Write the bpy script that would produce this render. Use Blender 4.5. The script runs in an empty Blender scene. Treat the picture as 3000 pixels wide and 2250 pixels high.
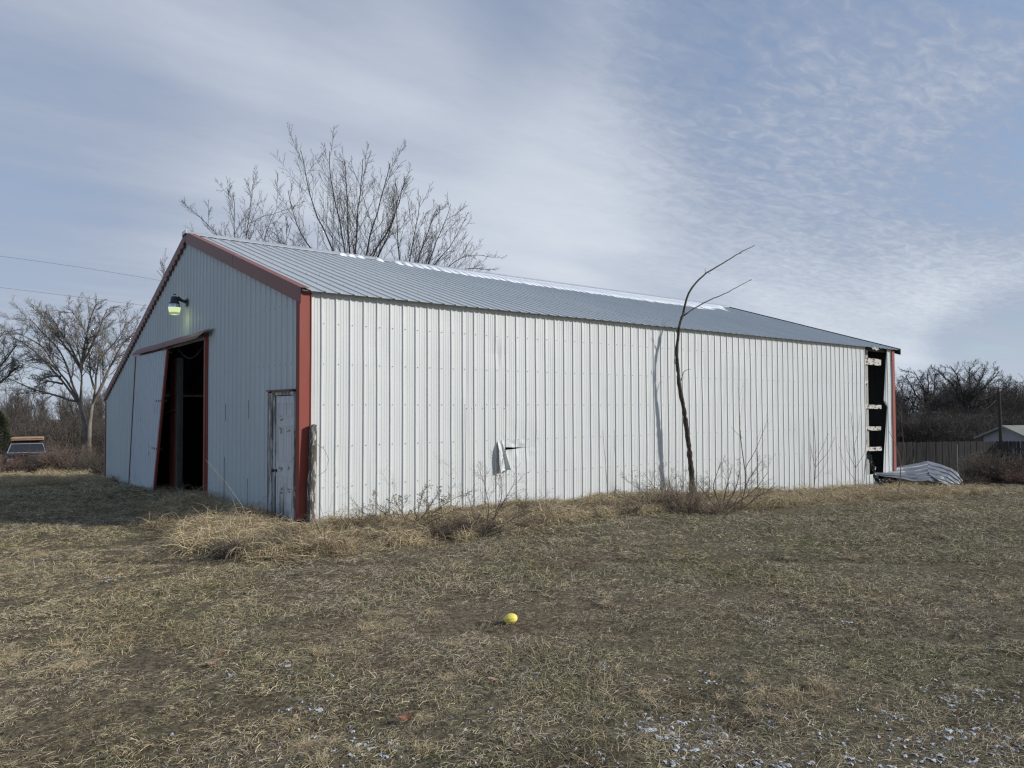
import bpy, bmesh, math, random
import numpy as np
from math import sin, cos, radians, pi, tan, atan2, sqrt
from mathutils import Vector, Matrix
random.seed(7); rng = np.random.default_rng(7)
scene = bpy.context.scene
COL = scene.collection

# ------------------------------------------------------------------ camera
F_PX, SY = 2172.22, 12.258
YAW, PITCH, ROLL = radians(38.1974), radians(1.6089), radians(-.2026)
CAM = np.array([-4.2116, -10.2819, 1.6907])
fw = np.array([cos(PITCH)*sin(YAW), cos(PITCH)*cos(YAW), sin(PITCH)])
_r0 = np.array([cos(YAW), -sin(YAW), 0.]); _u0 = np.cross(_r0, fw)
RT = _r0*cos(ROLL) + _u0*sin(ROLL); UP = -_r0*sin(ROLL) + _u0*cos(ROLL)
cam = bpy.data.cameras.new("camera"); camo = bpy.data.objects.new("camera", cam); COL.objects.link(camo)
cam.sensor_width = 36; cam.sensor_fit = 'HORIZONTAL'; cam.lens = F_PX/3000*36
cam.shift_y = SY/3000; cam.clip_start = .05; cam.clip_end = 3000
camo.matrix_world = Matrix(((RT[0], UP[0], -fw[0], CAM[0]), (RT[1], UP[1], -fw[1], CAM[1]), (RT[2], UP[2], -fw[2], CAM[2]), (0, 0, 0, 1)))
scene.camera = camo

# ------------------------------------------------------------------ exposure, sky, sun
scene.view_settings.view_transform = 'Standard'; scene.view_settings.look = 'None'
scene.view_settings.gamma = 1; scene.view_settings.exposure = .24
SUN_EL, SUN_AZ = radians(25), radians(135)      # azimuth clockwise from +Y
world = bpy.data.worlds.new("World"); scene.world = world; world.use_nodes = True
nt = world.node_tree; nt.nodes.clear()
def N(t, typ, **kw):
    n = t.nodes.new(typ)
    for k, v in kw.items():
        if k in n.inputs: n.inputs[k].default_value = v
        else: setattr(n, k, v)
    return n
def mathn(t, op, a, b=None, c=None, clamp=False):
    n = t.nodes.new('ShaderNodeMath'); n.operation = op; n.use_clamp = clamp
    for i, v in enumerate((a, b, c)):
        if v is None: continue
        if isinstance(v, (int, float)): n.inputs[i].default_value = v
        else: t.links.new(v, n.inputs[i])
    return n.outputs[0]
def maprange(t, v, a, b, c=0., d=1., smooth=True):
    n = t.nodes.new('ShaderNodeMapRange'); n.interpolation_type = 'SMOOTHSTEP' if smooth else 'LINEAR'
    t.links.new(v, n.inputs['Value'])
    for k, x in zip(('From Min', 'From Max', 'To Min', 'To Max'), (a, b, c, d)): n.inputs[k].default_value = x
    return n.outputs[0]
def noise(t, vec, scale, detail=5, rough=.55, dist=0., dim='3D'):
    n = t.nodes.new('ShaderNodeTexNoise'); n.inputs['Scale'].default_value = scale; n.inputs['Detail'].default_value = detail
    n.inputs['Roughness'].default_value = rough; n.inputs['Distortion'].default_value = dist
    if vec is not None: t.links.new(vec, n.inputs['Vector'])
    return n.outputs['Fac']
def mapping(t, vec, loc=(0, 0, 0), rot=(0, 0, 0), scale=(1, 1, 1)):
    n = t.nodes.new('ShaderNodeMapping'); t.links.new(vec, n.inputs['Vector'])
    n.inputs['Location'].default_value = loc; n.inputs['Rotation'].default_value = rot; n.inputs['Scale'].default_value = scale
    return n.outputs[0]
def mixc(t, fac, a, b, mode='MIX'):
    n = t.nodes.new('ShaderNodeMix'); n.data_type = 'RGBA'; n.blend_type = mode
    for i, v in ((0, fac), (6, a), (7, b)):
        if isinstance(v, (int, float)): n.inputs[i].default_value = v
        elif isinstance(v, tuple): n.inputs[i].default_value = (*v, 1) if len(v) == 3 else v
        else: t.links.new(v, n.inputs[i])
    return n.outputs[2]

out = N(nt, 'ShaderNodeOutputWorld')
sky = N(nt, 'ShaderNodeTexSky', sky_type='NISHITA', sun_disc=False, sun_elevation=SUN_EL, sun_rotation=SUN_AZ, air_density=1.0, dust_density=.3, ozone_density=3.0)
bg1 = N(nt, 'ShaderNodeBackground', Strength=.12); nt.links.new(sky.outputs[0], bg1.inputs[0])
tc = N(nt, 'ShaderNodeTexCoord')
sep = N(nt, 'ShaderNodeSeparateXYZ'); nt.links.new(tc.outputs['Generated'], sep.inputs[0])
zc = mathn(nt, 'ADD', mathn(nt, 'MAXIMUM', sep.outputs[2], 0.), .09)
px = mathn(nt, 'DIVIDE', sep.outputs[0], zc); py = mathn(nt, 'DIVIDE', sep.outputs[1], zc)
cmb = N(nt, 'ShaderNodeCombineXYZ'); nt.links.new(px, cmb.inputs[0]); nt.links.new(py, cmb.inputs[1])
plane = cmb.outputs[0]                                            # the flat cloud layer
def skydir(u, v):                                                 # a direction in the sky, as its point on the cloud layer
    d = fw + RT*(u-1500)/F_PX - UP*(v-1125-SY)/F_PX; d = d/np.linalg.norm(d); z = max(d[2], 0)+.09
    return d, (d[0]/z, d[1]/z)
streak = mapping(nt, plane, rot=(0, 0, radians(-52)), scale=(.42, 1.25, 1))
c1 = noise(nt, streak, 1.3, 8, .56, .25)
c2 = noise(nt, mapping(nt, plane, loc=(3, 7, 0), rot=(0, 0, radians(-50)), scale=(.30, .7, 1)), 1.0, 3, .5, .2)
rip = noise(nt, mapping(nt, plane, rot=(0, 0, radians(20)), scale=(13, 25, 1)), 1.0, 4, .6, .6)
dens = mathn(nt, 'ADD', mathn(nt, 'ADD', mathn(nt, 'MULTIPLY', mathn(nt, 'SUBTRACT', c1, .5), .50), mathn(nt, 'MULTIPLY', mathn(nt, 'SUBTRACT', c2, .5), .42)), .60)
# openings and thick banks of the layer
def lobe(u, v, width, amt):
    d, _ = skydir(u, v)
    vm = N(nt, 'ShaderNodeVectorMath', operation='DOT_PRODUCT'); nt.links.new(tc.outputs['Generated'], vm.inputs[0]); vm.inputs[1].default_value = tuple(d)
    return mathn(nt, 'MULTIPLY', maprange(nt, vm.outputs['Value'], cos(radians(width)), 1.0), amt)
for L in ((2780, 60, 24, -.27), (2350, 300, 20, -.10), (2990, 560, 8, -.13), (2950, 1060, 6, -.34), (2700, 1110, 5, -.10), (1150, 20, 15, -.20), (1800, -60, 14, -.16), (-50, 150, 17, -.20), (80, 1050, 16, -.10),
          (500, 500, 26, .12), (1400, 450, 20, .10), (2200, 760, 24, .20), (2720, 800, 18, .14), (3000, 850, 10, .10), (1500, 300, 16, .08)):
    dens = mathn(nt, 'ADD', dens, lobe(*L))
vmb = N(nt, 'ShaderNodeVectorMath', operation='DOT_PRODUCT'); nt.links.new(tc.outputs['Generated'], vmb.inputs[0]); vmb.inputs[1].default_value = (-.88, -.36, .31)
behind = maprange(nt, vmb.outputs['Value'], .12, .80)                 # unseen cloud thinned behind the camera, added to dim and cool the gable
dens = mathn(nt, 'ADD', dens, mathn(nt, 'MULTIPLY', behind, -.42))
ripamt = lobe(2700, 120, 25, 1.0)
dens = mathn(nt, 'ADD', dens, mathn(nt, 'MULTIPLY', mathn(nt, 'SUBTRACT', rip, .5), mathn(nt, 'ADD', mathn(nt, 'MULTIPLY', ripamt, .50), .05)))
cov = mathn(nt, 'ADD', mathn(nt, 'MULTIPLY', maprange(nt, dens, .05, .66), .74), .23)
bright = maprange(nt, dens, .40, 1.08)
ccol = mixc(nt, bright, (.285, .335, .44), (.60, .645, .71))
low = maprange(nt, sep.outputs[2], .0, .14, .35, 0.)
ccol = mixc(nt, low, ccol, (.50, .58, .68))
bg2 = N(nt, 'ShaderNodeBackground', Strength=1.0); nt.links.new(ccol, bg2.inputs[0])
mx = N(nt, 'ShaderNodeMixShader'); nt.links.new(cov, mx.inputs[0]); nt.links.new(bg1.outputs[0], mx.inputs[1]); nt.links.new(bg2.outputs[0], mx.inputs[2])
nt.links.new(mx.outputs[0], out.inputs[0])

sun = bpy.data.lights.new("sun", 'SUN'); sun.energy = 3.5; sun.angle = radians(3.2); sun.color = (1.0, .955, .89)
suno = bpy.data.objects.new("sun", sun); COL.objects.link(suno)
sdir = Vector((sin(SUN_AZ)*cos(SUN_EL), cos(SUN_AZ)*cos(SUN_EL), sin(SUN_EL)))
suno.rotation_euler = sdir.to_track_quat('Z', 'Y').to_euler(); suno.location = (30, -30, 30)
cy = scene.cycles; cy.use_denoising = True; cy.denoiser = 'OPENIMAGEDENOISE'; cy.denoising_input_passes = 'RGB_ALBEDO_NORMAL'; cy.denoising_prefilter = 'NONE'; cy.sample_clamp_indirect = 3.0; cy.adaptive_threshold = .008; cy.filter_width = 1.3; cy.max_bounces = 6; cy.diffuse_bounces = 3; cy.glossy_bounces = 3; cy.transmission_bounces = 4; cy.transparent_max_bounces = 6

# ------------------------------------------------------------------ helpers
def at(u, v, depth):                                              # point seen at (u, v) of the 3000-wide photo, at a depth
    return CAM + (fw + RT*(u-1500)/F_PX - UP*(v-1125-SY)/F_PX)*depth
def on_plane(u, v, ax, val):
    d = fw + RT*(u-1500)/F_PX - UP*(v-1125-SY)/F_PX
    return CAM + d*(val-CAM[ax])/d[ax]
K = 3000/2212
H, W, L, PK, H2, YM = 3.4184, 14.8962, 18.2853, 5.3455, 2.1283, 6.004
def lerp_tab(x, xs, ys): return np.interp(x, xs, ys)
def vhash(ix, iy, s):
    h = (ix.astype(np.int64)*374761393 + iy.astype(np.int64)*668265263 + s*1442695041) & 0xffffffff
    h = ((h ^ (h >> 13))*1274126177) & 0xffffffff
    return ((h ^ (h >> 16)) & 0xffff)/65535.
def vnoise(x, y, s=0):
    x = np.asarray(x, float); y = np.asarray(y, float)
    ix = np.floor(x); iy = np.floor(y); fx = x-ix; fy = y-iy; fx = fx*fx*(3-2*fx); fy = fy*fy*(3-2*fy)
    a = vhash(ix, iy, s); b = vhash(ix+1, iy, s); c = vhash(ix, iy+1, s); d = vhash(ix+1, iy+1, s)
    return (a*(1-fx)+b*fx)*(1-fy) + (c*(1-fx)+d*fx)*fy - .5
def fbm(x, y, o=4, s=0):
    r = 0; a = 1.
    for i in range(o): r = r + a*vnoise(x*2**i, y*2**i, s+i*17); a *= .5
    return r
def ground(x, y):
    x = np.asarray(x, float); y = np.asarray(y, float)
    d = (x-CAM[0])*sin(YAW) + (y-CAM[1])*cos(YAW); l = (x-CAM[0])*cos(YAW) - (y-CAM[1])*sin(YAW)
    zr = lerp_tab(d, [0, 11, 13, 16, 18.5, 21, 22, 27, 32, 40, 60, 100, 400], [0, 0, -.06, -.25, -.44, -.62, -.74, -1.12, -1.58, -2.0, -2.4, -2.6, -3])
    zl = lerp_tab(d, [0, 11, 14, 17, 20, 22, 26, 32, 38, 60, 100, 400], [0, 0, -.05, -.14, -.32, -.45, -.75, -1.2, -1.62, -2.1, -2.3, -3])
    t = np.clip((l+6)/10, 0, 1); t = t*t*(3-2*t)
    z = zl*(1-t) + zr*t
    z = z + .07*fbm(x*.35, y*.35, 2, 5) + .05*fbm(x*1.3, y*1.3, 3, 9)
    # two shallow wheel ruts across the yard
    rut = np.exp(-((d-8.15-.18*np.sin(l*.6)+.03*l)/.13)**2)*np.clip(.5+2.2*vnoise(l*.7, d*.3, 3), 0, 1)
    rut2 = np.exp(-((d-5.6-.12*np.sin(l*.9+1))/.16)**2)*np.clip(.3+2.2*vnoise(l*.6, d*.3, 31), 0, 1)
    z = z - .075*rut - .05*rut2
    # low bank along the walls
    ds = np.sqrt(np.clip(-y, 0, None)**2 + np.clip(-x, 0, None)**2 + np.clip(x-L, 0, None)**2)
    bank = np.exp(-(ds/.70)**2)*(.0+.17*np.clip(vnoise(x*.8+3, y*.8, 77)+.15, 0, 1)+.05*vnoise(x*2.4, y*2.4, 78))
    inside = (x > -.1) & (x < L+.3) & (y > -.05) & (y < W)
    z = z + np.where(inside, .02, bank)
    return z
def gz(x, y): return float(ground(x, y))
def on_ground(u, v, lift=0.):
    d = fw + RT*(u-1500)/F_PX - UP*(v-1125-SY)/F_PX
    t = 1.
    for _ in range(400):
        p = CAM+d*t
        h = p[2]-gz(p[0], p[1])-lift
        if h < .004: break
        t += max(.004, h*.55)
    return CAM+d*t

def set_props(o, label=None, cat=None, group=None, kind=None):
    if label: o['label'] = label
    if cat: o['category'] = cat
    if group: o['group'] = group
    if kind: o['kind'] = kind
    return o
def empty(name, loc, label, cat, group=None, rz=0.):
    o = bpy.data.objects.new(name, None); COL.objects.link(o); o.location = loc; o.rotation_euler = (0, 0, rz)
    o.empty_display_size = .2
    return set_props(o, label, cat, group)
class MB:
    """collects faces in world (or local) coordinates and builds one mesh"""
    def __init__(s): s.v = []; s.f = []; s.n = 0; s.c = None
    def add(s, v, f):
        v = np.asarray(v, float).reshape(-1, 3); s.v.append(v)
        s.f.extend([tuple(i+s.n for i in q) for q in f]); s.n += len(v); return s
    def box(s, c, size, rot=None):
        hx, hy, hz = np.array(size)/2
        v = np.array([(a, b, d) for a in (-hx, hx) for b in (-hy, hy) for d in (-hz, hz)])
        if rot is not None: v = v @ np.array(rot).T
        return s.add(v+np.array(c), [(0, 1, 3, 2), (4, 6, 7, 5), (0, 4, 5, 1), (2, 3, 7, 6), (0, 2, 6, 4), (1, 5, 7, 3)])
    def beam(s, a, b, w, t, up=(0, 0, 1)):
        a = np.array(a, float); b = np.array(b, float); d = b-a; ln = np.linalg.norm(d); d /= ln
        u = np.array(up, float); sd = np.cross(d, u)
        if np.linalg.norm(sd) < 1e-6: sd = np.cross(d, (1, 0, 0))
        sd /= np.linalg.norm(sd); u = np.cross(sd, d)
        return s.box((a+b)/2, (ln, w, t), np.stack([d, sd, u], 1))
    def grid(s, P, closed=False):
        P = np.asarray(P, float); r, c = P.shape[:2]
        f = [(i*c+j, i*c+j+1, (i+1)*c+j+1, (i+1)*c+j) for i in range(r-1) for j in range(c-1)]
        if closed: f += [(i*c+c-1, i*c, (i+1)*c, (i+1)*c+c-1) for i in range(r-1)]
        return s.add(P.reshape(-1, 3), f)
    def tube(s, pts, rad, n=5, cap=True):
        pts = np.asarray(pts, float); m = len(pts); rad = np.broadcast_to(np.asarray(rad, float), (m,))
        t = np.gradient(pts, axis=0); t /= np.linalg.norm(t, axis=1)[:, None]+1e-9
        ref = np.array([.13, .21, .97]) if abs(t[0][2]) < .9 else np.array([.97, .13, .21])
        a = np.cross(t, ref); a /= np.linalg.norm(a, axis=1)[:, None]+1e-9; b = np.cross(t, a)
        th = np.arange(n)*2*pi/n
        ring = pts[:, None] + rad[:, None, None]*(a[:, None]*np.cos(th)[None, :, None] + b[:, None]*np.sin(th)[None, :, None])
        base = s.n
        s.grid(ring, closed=True)
        if cap:
            s.f.append(tuple(base+i for i in range(n))[::-1]); s.f.append(tuple(base+(m-1)*n+i for i in range(n)))
        return s
    def lathe(s, c, prof, n=24, axis=(0, 0, 1)):
        ax = np.array(axis, float); ax /= np.linalg.norm(ax); ref = np.array([1., 0, 0]) if abs(ax[0]) < .9 else np.array([0, 1., 0])
        a = np.cross(ax, ref); a /= np.linalg.norm(a); b = np.cross(ax, a); th = np.arange(n)*2*pi/n
        P = np.array([[np.array(c)+ax*h+r*(a*cos(q)+b*sin(q)) for q in th] for r, h in prof])
        return s.grid(P, closed=True)
    def mesh(s, name, smooth=False, cols=None):
        me = bpy.data.meshes.new(name)
        v = np.concatenate(s.v) if s.v else np.zeros((0, 3))
        nf = len(s.f); ls = np.array([len(q) for q in s.f]); li = np.fromiter((i for q in s.f for i in q), dtype=np.int32, count=int(ls.sum()))
        me.vertices.add(len(v)); me.vertices.foreach_set('co', v.ravel())
        me.loops.add(len(li)); me.loops.foreach_set('vertex_index', li)
        me.polygons.add(nf); me.polygons.foreach_set('loop_start', np.concatenate([[0], np.cumsum(ls)[:-1]]).astype(np.int32)); me.polygons.foreach_set('loop_total', ls.astype(np.int32))
        me.polygons.foreach_set('use_smooth', np.full(nf, smooth))
        me.update(calc_edges=True); me.validate()
        if cols is not None:
            at_ = me.color_attributes.new('Col', 'FLOAT_COLOR', 'POINT')
            c = np.concatenate([cols, np.ones((len(cols), 1))], 1).astype(np.float32); at_.data.foreach_set('color', c.ravel())
        return me
    def build(s, name, mat, parent=None, smooth=False, bevel=0., cols=None, origin=None, **props):
        if origin is not None: s.v = [v-np.array(origin) for v in s.v]
        me = s.mesh(name, smooth, cols)
        o = bpy.data.objects.new(name, me); COL.objects.link(o); me.materials.append(mat)
        if parent is not None:
            o.parent = parent
            bpy_mw = Matrix.LocRotScale(parent.location, parent.rotation_euler, None)
            o.matrix_parent_inverse = bpy_mw.inverted() if parent.parent is None else (parent.matrix_basis).inverted()
        if origin is not None: o.location = tuple(origin)
        if bevel: b = o.modifiers.new('b', 'BEVEL'); b.width = bevel; b.segments = 2; b.limit_method = 'ANGLE'; b.angle_limit = radians(35)
        return set_props(o, props.get('label'), props.get('cat'), props.get('group'), props.get('kind'))

# ------------------------------------------------------------------ materials
def material(name, base, rough=.7, metal=0., var=.0, vscale=4., stretch=(1, 1, 1), col2=None, bump=0., bscale=30., spec=.4, extra=None):
    m = bpy.data.materials.new(name); m.use_nodes = True; t = m.node_tree; b = t.nodes['Principled BSDF']
    b.inputs['Roughness'].default_value = rough; b.inputs['Metallic'].default_value = metal; b.inputs['Specular IOR Level'].default_value = spec
    tcn = t.nodes.new('ShaderNodeTexCoord'); vec = mapping(t, tcn.outputs['Object'], scale=stretch)
    c = base
    if col2 is not None: c = mixc(t, maprange(t, noise(t, vec, vscale, 6, .6), .5-var, .5+var), base, col2)
    if extra: c = extra(t, tcn.outputs['Object'], c, b)
    if isinstance(c, tuple): b.inputs['Base Color'].default_value = (*c, 1)
    else: t.links.new(c, b.inputs['Base Color'])
    if bump:
        bn = t.nodes.new('ShaderNodeBump'); bn.inputs['Strength'].default_value = bump; bn.inputs['Distance'].default_value = .01
        t.links.new(noise(t, vec, bscale, 4, .6), bn.inputs['Height']); t.links.new(bn.outputs[0], b.inputs['Normal'])
    return m
def siding_wear(grime_top=.5, axis_scale=(14, 14, .9), dirt=(.30, .29, .26), amt=.55):
    def ex(t, obj, c, b):
        st = noise(t, mapping(t, obj, scale=axis_scale), 1.0, 6, .65)           # vertical runs
        cl = noise(t, obj, .55, 5, .6)                                          # broad chalking
        sp = N(t, 'ShaderNodeSeparateXYZ'); t.links.new(obj, sp.inputs[0])
        low = maprange(t, sp.outputs[2], -.3, grime_top, 1., 0.)                 # splash dirt near the ground
        runs = maprange(t, st, .52, .78)
        c = mixc(t, mathn(t, 'MULTIPLY', runs, mathn(t, 'ADD', mathn(t, 'MULTIPLY', low, amt), .07)), c, dirt)
        c = mixc(t, maprange(t, cl, .35, .7, 0., .16), c, (.50, .53, .52))
        sc = noise(t, mapping(t, obj, scale=(3, 3, 60)), 1., 3, .6)
        c = mixc(t, maprange(t, sc, .70, .74, 0., .22), c, (.33, .33, .31))
        pn = mathn(t, 'FLOOR', mathn(t, 'DIVIDE', mathn(t, 'ADD', mathn(t, 'ADD', sp.outputs[0], sp.outputs[1]), -.19), .9144)); wn = N(t, 'ShaderNodeTexWhiteNoise', noise_dimensions='1D'); t.links.new(pn, wn.inputs['W'])
        c = mixc(t, maprange(t, wn.outputs['Value'], 0, 1, 0, .16, False), c, (.47, .49, .485))
        ru = noise(t, mapping(t, obj, scale=(9, 9, 5), loc=(2, 5, 1)), 1., 6, .7); c = mixc(t, maprange(t, ru, .70, .76, 0, .5), c, (.25, .17, .11))
        rr = maprange(t, cl, .3, .7, .42, .62); t.links.new(rr, b.inputs['Roughness'])
        return c
    return ex
M = {}
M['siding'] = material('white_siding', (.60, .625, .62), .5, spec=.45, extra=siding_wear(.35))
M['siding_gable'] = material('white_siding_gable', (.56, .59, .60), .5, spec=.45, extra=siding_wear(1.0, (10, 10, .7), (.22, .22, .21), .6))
def door_streaks(t, obj, c, b):
    st = noise(t, mapping(t, obj, scale=(6, 26, .8)), 1.0, 6, .7); mk = noise(t, mapping(t, obj, scale=(1, .8, .8), loc=(0, 1.7, .4)), 1.0, 2, .5)
    fine = noise(t, mapping(t, obj, scale=(8, 30, 9)), 1.0, 4, .7)
    f = mathn(t, 'MULTIPLY', maprange(t, st, .5, .66), maprange(t, mk, .42, .62)); f = mathn(t, 'MULTIPLY', f, maprange(t, fine, .4, .6))
    return mixc(t, mathn(t, 'MULTIPLY', f, .7), c, (.16, .16, .15))
M['siding_door'] = material('sliding_door_sheet', (.57, .60, .64), .5, extra=door_streaks)
M['inner_sheet_shade'] = material('inner_sheet_shade', (.07, .072, .078), .7)  # white sheet darkened to near black, standing for the shade indoors
def roof_wear(t, obj, c, b):
    n1 = noise(t, mapping(t, obj, scale=(5, .6, .6)), 1.0, 5, .6); n2 = noise(t, mapping(t, obj, scale=(2, 22, 22)), 1.0, 5, .7)
    c = mixc(t, maprange(t, n1, .3, .7), c, (.48, .51, .52)); c = mixc(t, maprange(t, n2, .56, .72, 0, .5), c, (.56, .585, .585))
    t.links.new(maprange(t, n1, .3, .7, .42, .60), b.inputs['Roughness']); return c
M['roof'] = material('galvanised_roof', (.53, .555, .555), .55, metal=.08, extra=roof_wear)
def red_wear(t, obj, c, b):
    n1 = noise(t, mapping(t, obj, scale=(8, 8, .8)), 1.0, 6, .6); n2 = noise(t, obj, 3.0, 6, .7)
    c = mixc(t, maprange(t, n1, .45, .72, 0, .55), c, (.24, .085, .068)); return mixc(t, maprange(t, n2, .64, .70, 0, .6), c, (.10, .05, .04))
M['red'] = material('red_trim', (.245, .052, .036), .65, extra=red_wear)
M['maroon'] = material('maroon_trim', (.165, .062, .055), .55, extra=red_wear)
M['rake'] = material('rake_trim', (.20, .072, .062), .5, extra=red_wear)
M['ridge'] = material('ridge_metal', (.62, .65, .66), .35, metal=.6, var=.2, vscale=3, col2=(.5, .52, .53))
M['old_snow'] = material('old_snow', (.52, .54, .57), .5, spec=.4, bump=.6, bscale=90)
M['snow'] = material('snow', (.80, .83, .87), .55, spec=.3, bump=.4, bscale=60)
M['black'] = material('dark_recess', (.008, .008, .009), .9)
def old_paint(thr=.5, wood=(.13, .115, .10), wood2=(.27, .25, .22), sc=(14, 14, 2.2)):
    def ex(t, obj, c, b):
        n1 = noise(t, mapping(t, obj, scale=sc), 1.0, 9, .72, .4); n2 = noise(t, mapping(t, obj, scale=(60, 60, 3)), 1.0, 4, .6)
        w = mixc(t, n2, wood, wood2)
        c = mixc(t, maprange(t, n1, .3, .7), c, (.44, .44, .43))
        f = maprange(t, n1, thr, thr+.035)
        bn = t.nodes.new('ShaderNodeBump'); bn.inputs['Strength'].default_value = .5; bn.inputs['Distance'].default_value = .006; bn.invert = True
        t.links.new(f, bn.inputs['Height']); t.links.new(bn.outputs[0], b.inputs['Normal'])
        return mixc(t, f, c, w)
    return ex
M['frame'] = material('peeling_white_paint', (.55, .56, .56), .75, extra=old_paint(.49))
def door_face(t, obj, c, b):
    sp = N(t, 'ShaderNodeSeparateXYZ'); t.links.new(obj, sp.inputs[0])
    low = maprange(t, sp.outputs[2], -.1, .85, 1., 0.)
    n1 = noise(t, mapping(t, obj, scale=(9, 9, 1.6)), 1.0, 8, .7); n2 = noise(t, mapping(t, obj, scale=(30, 30, 5), loc=(1, 2, 3)), 1.0, 6, .7)
    c = mixc(t, maprange(t, n1, .3, .75, 0, .45), c, (.40, .40, .38))
    f = mathn(t, 'MULTIPLY', maprange(t, n1, .46, .60), mathn(t, 'ADD', mathn(t, 'MULTIPLY', low, 1.0), .06))
    c = mixc(t, f, c, mixc(t, n2, (.13, .10, .075), (.26, .20, .14)))
    return mixc(t, maprange(t, n2, .68, .72, 0, .55), c, (.12, .10, .08))
M['door'] = material('old_door_paint', (.66, .67, .68), .6, extra=door_face)
M['rust'] = material('rust_stain', (.22, .14, .07), .9, var=.2, vscale=25, col2=(.34, .26, .16))
M['wood_grey'] = material('grey_timber', (.28, .26, .23), .85, var=.16, vscale=9, stretch=(4, 4, 4), col2=(.42, .39, .34), bump=.4, bscale=40)
def girt_rot(t, obj, c, b):
    n1 = noise(t, mapping(t, obj, scale=(5, 5, 14)), 1.0, 7, .7); return mixc(t, maprange(t, n1, .52, .55), c, (.02, .017, .014))
M['girt'] = material('weathered_girt', (.50, .47, .42), .85, extra=girt_rot)
M['post'] = material('peeling_post', (.46, .45, .42), .85, extra=old_paint(.445, (.035, .03, .026), (.16, .14, .12), (22, 22, 5)))
M['endgrain'] = material('post_end', (.05, .043, .037), .95, var=.2, vscale=30, col2=(.12, .10, .085))
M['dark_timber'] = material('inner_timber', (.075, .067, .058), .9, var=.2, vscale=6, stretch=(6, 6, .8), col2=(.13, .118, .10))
M['lamp_dark'] = material('lamp_housing', (.045, .05, .055), .5, metal=.2)
M['lamp_ring'] = material('lamp_reflector', (.6, .63, .7), .22, metal=.9)
def mat_emit(name, col, strength, base):
    m = bpy.data.materials.new(name); m.use_nodes = True; b = m.node_tree.nodes['Principled BSDF']
    b.inputs['Base Color'].default_value = (*base, 1); b.inputs['Emission Color'].default_value = (*col, 1); b.inputs['Emission Strength'].default_value = strength; b.inputs['Roughness'].default_value = .3
    return m
M['lamp_glass'] = mat_emit('lit_glass', (.86, 1.0, .50), .62, (.30, .36, .22))
M['lamp_bowl'] = mat_emit('lit_glass_bottom', (.55, .72, .30), .33, (.30, .34, .26))
M['bark'] = material('bare_bark', (.09, .078, .066), .9, var=.2, vscale=3, col2=(.16, .14, .12))
M['bark_pale'] = material('pale_bark', (.10, .088, .075), .9, var=.18, vscale=.9, col2=(.24, .215, .185), bump=.6, bscale=20)
M['bark_oak'] = material('oak_bark', (.05, .044, .038), .95, var=.2, vscale=2, col2=(.085, .075, .065))
M['bark_maple'] = material('maple_bark', (.05, .042, .036), .9, var=.2, vscale=2, col2=(.095, .08, .066))
M['bark_woods'] = material('woods_bark', (.062, .054, .047), .95, var=.2, vscale=1, col2=(.115, .10, .086))
M['bark_dead'] = material('dead_tree_bark', (.026, .021, .018), .95, var=.12, vscale=22, col2=(.085, .07, .057), bump=1.0, bscale=45)
M['twig_brown'] = material('brown_twigs', (.115, .085, .067), .9, var=.2, vscale=5, col2=(.19, .15, .12))
M['twig_red'] = material('reddish_twigs', (.13, .075, .062), .9, var=.2, vscale=4, col2=(.19, .13, .105))
M['twig_tan'] = material('tan_twigs', (.20, .155, .12), .9, var=.2, vscale=7, col2=(.30, .24, .18))
M['twig_dark'] = material('dark_twigs', (.06, .05, .043), .9, var=.2, vscale=5, col2=(.10, .085, .07))
M['twig_shrub'] = material('shrub_twigs', (.13, .10, .08), .9, var=.2, vscale=5, col2=(.22, .185, .15))
M['leaf_dry'] = material('dry_leaves', (.25, .19, .10), .9, var=.2, vscale=9, col2=(.34, .28, .16))
M['straw'] = material('straw', (.50, .42, .27), .8, var=.2, vscale=6, col2=(.38, .31, .19))
M['cedar'] = material('cedar_needles', (.022, .030, .014), .9, var=.2, vscale=2, col2=(.05, .058, .028))
def torn_sheet(t, obj, c, b):
    n = noise(t, obj, 2.2, 5, .6); c = mixc(t, maprange(t, n, .35, .7), c, (.22, .235, .25)); t.links.new(maprange(t, n, .3, .7, .38, .55), b.inputs['Roughness']); return c
M['sheet'] = material('torn_roof_sheet', (.24, .255, .27), .45, metal=.6, extra=torn_sheet)
M['plastic'] = material('black_plastic', (.012, .012, .015), .35, spec=.5)
M['yellow'] = material('yellow_skin', (.80, .64, .09), .5, var=.25, vscale=14, col2=(.84, .72, .20), spec=.4)
M['yellow_tip'] = material('yellow_stem', (.45, .36, .14), .7)
M['fence'] = material('weathered_fence', (.034, .031, .029), .95, var=.2, vscale=2.0, stretch=(5, 5, .4), col2=(.082, .076, .070))
M['pole'] = material('pole_wood', (.05, .042, .036), .95)
M['wire'] = material('cable', (.10, .105, .12), .7)
M['screw'] = material('screw_heads', (.13, .13, .135), .5)
M['house_wall'] = material('house_white_siding', (.32, .315, .34), .8)
M['house_roof'] = material('house_shingles', (.19, .20, .17), .95, var=.2, vscale=3, col2=(.25, .255, .22))
M['car_paint'] = material('faded_dark_paint', (.022, .018, .018), .8, var=.2, vscale=4, col2=(.05, .038, .034), spec=.2)
M['car_glass'] = material('windscreen', (.02, .024, .028), .08, spec=.6)
M['chrome'] = material('dull_chrome', (.62, .64, .68), .3, metal=.85)
M['rubber'] = material('tyre', (.015, .015, .015), .9)
M['orange'] = material('orange_boards', (.36, .17, .08), .85, var=.2, vscale=4, stretch=(1, 1, 8), col2=(.40, .30, .21))
M['leaf_brown'] = material('brown_leaf', (.33, .21, .14), .8, var=.2, vscale=30, col2=(.24, .15, .10))
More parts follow.
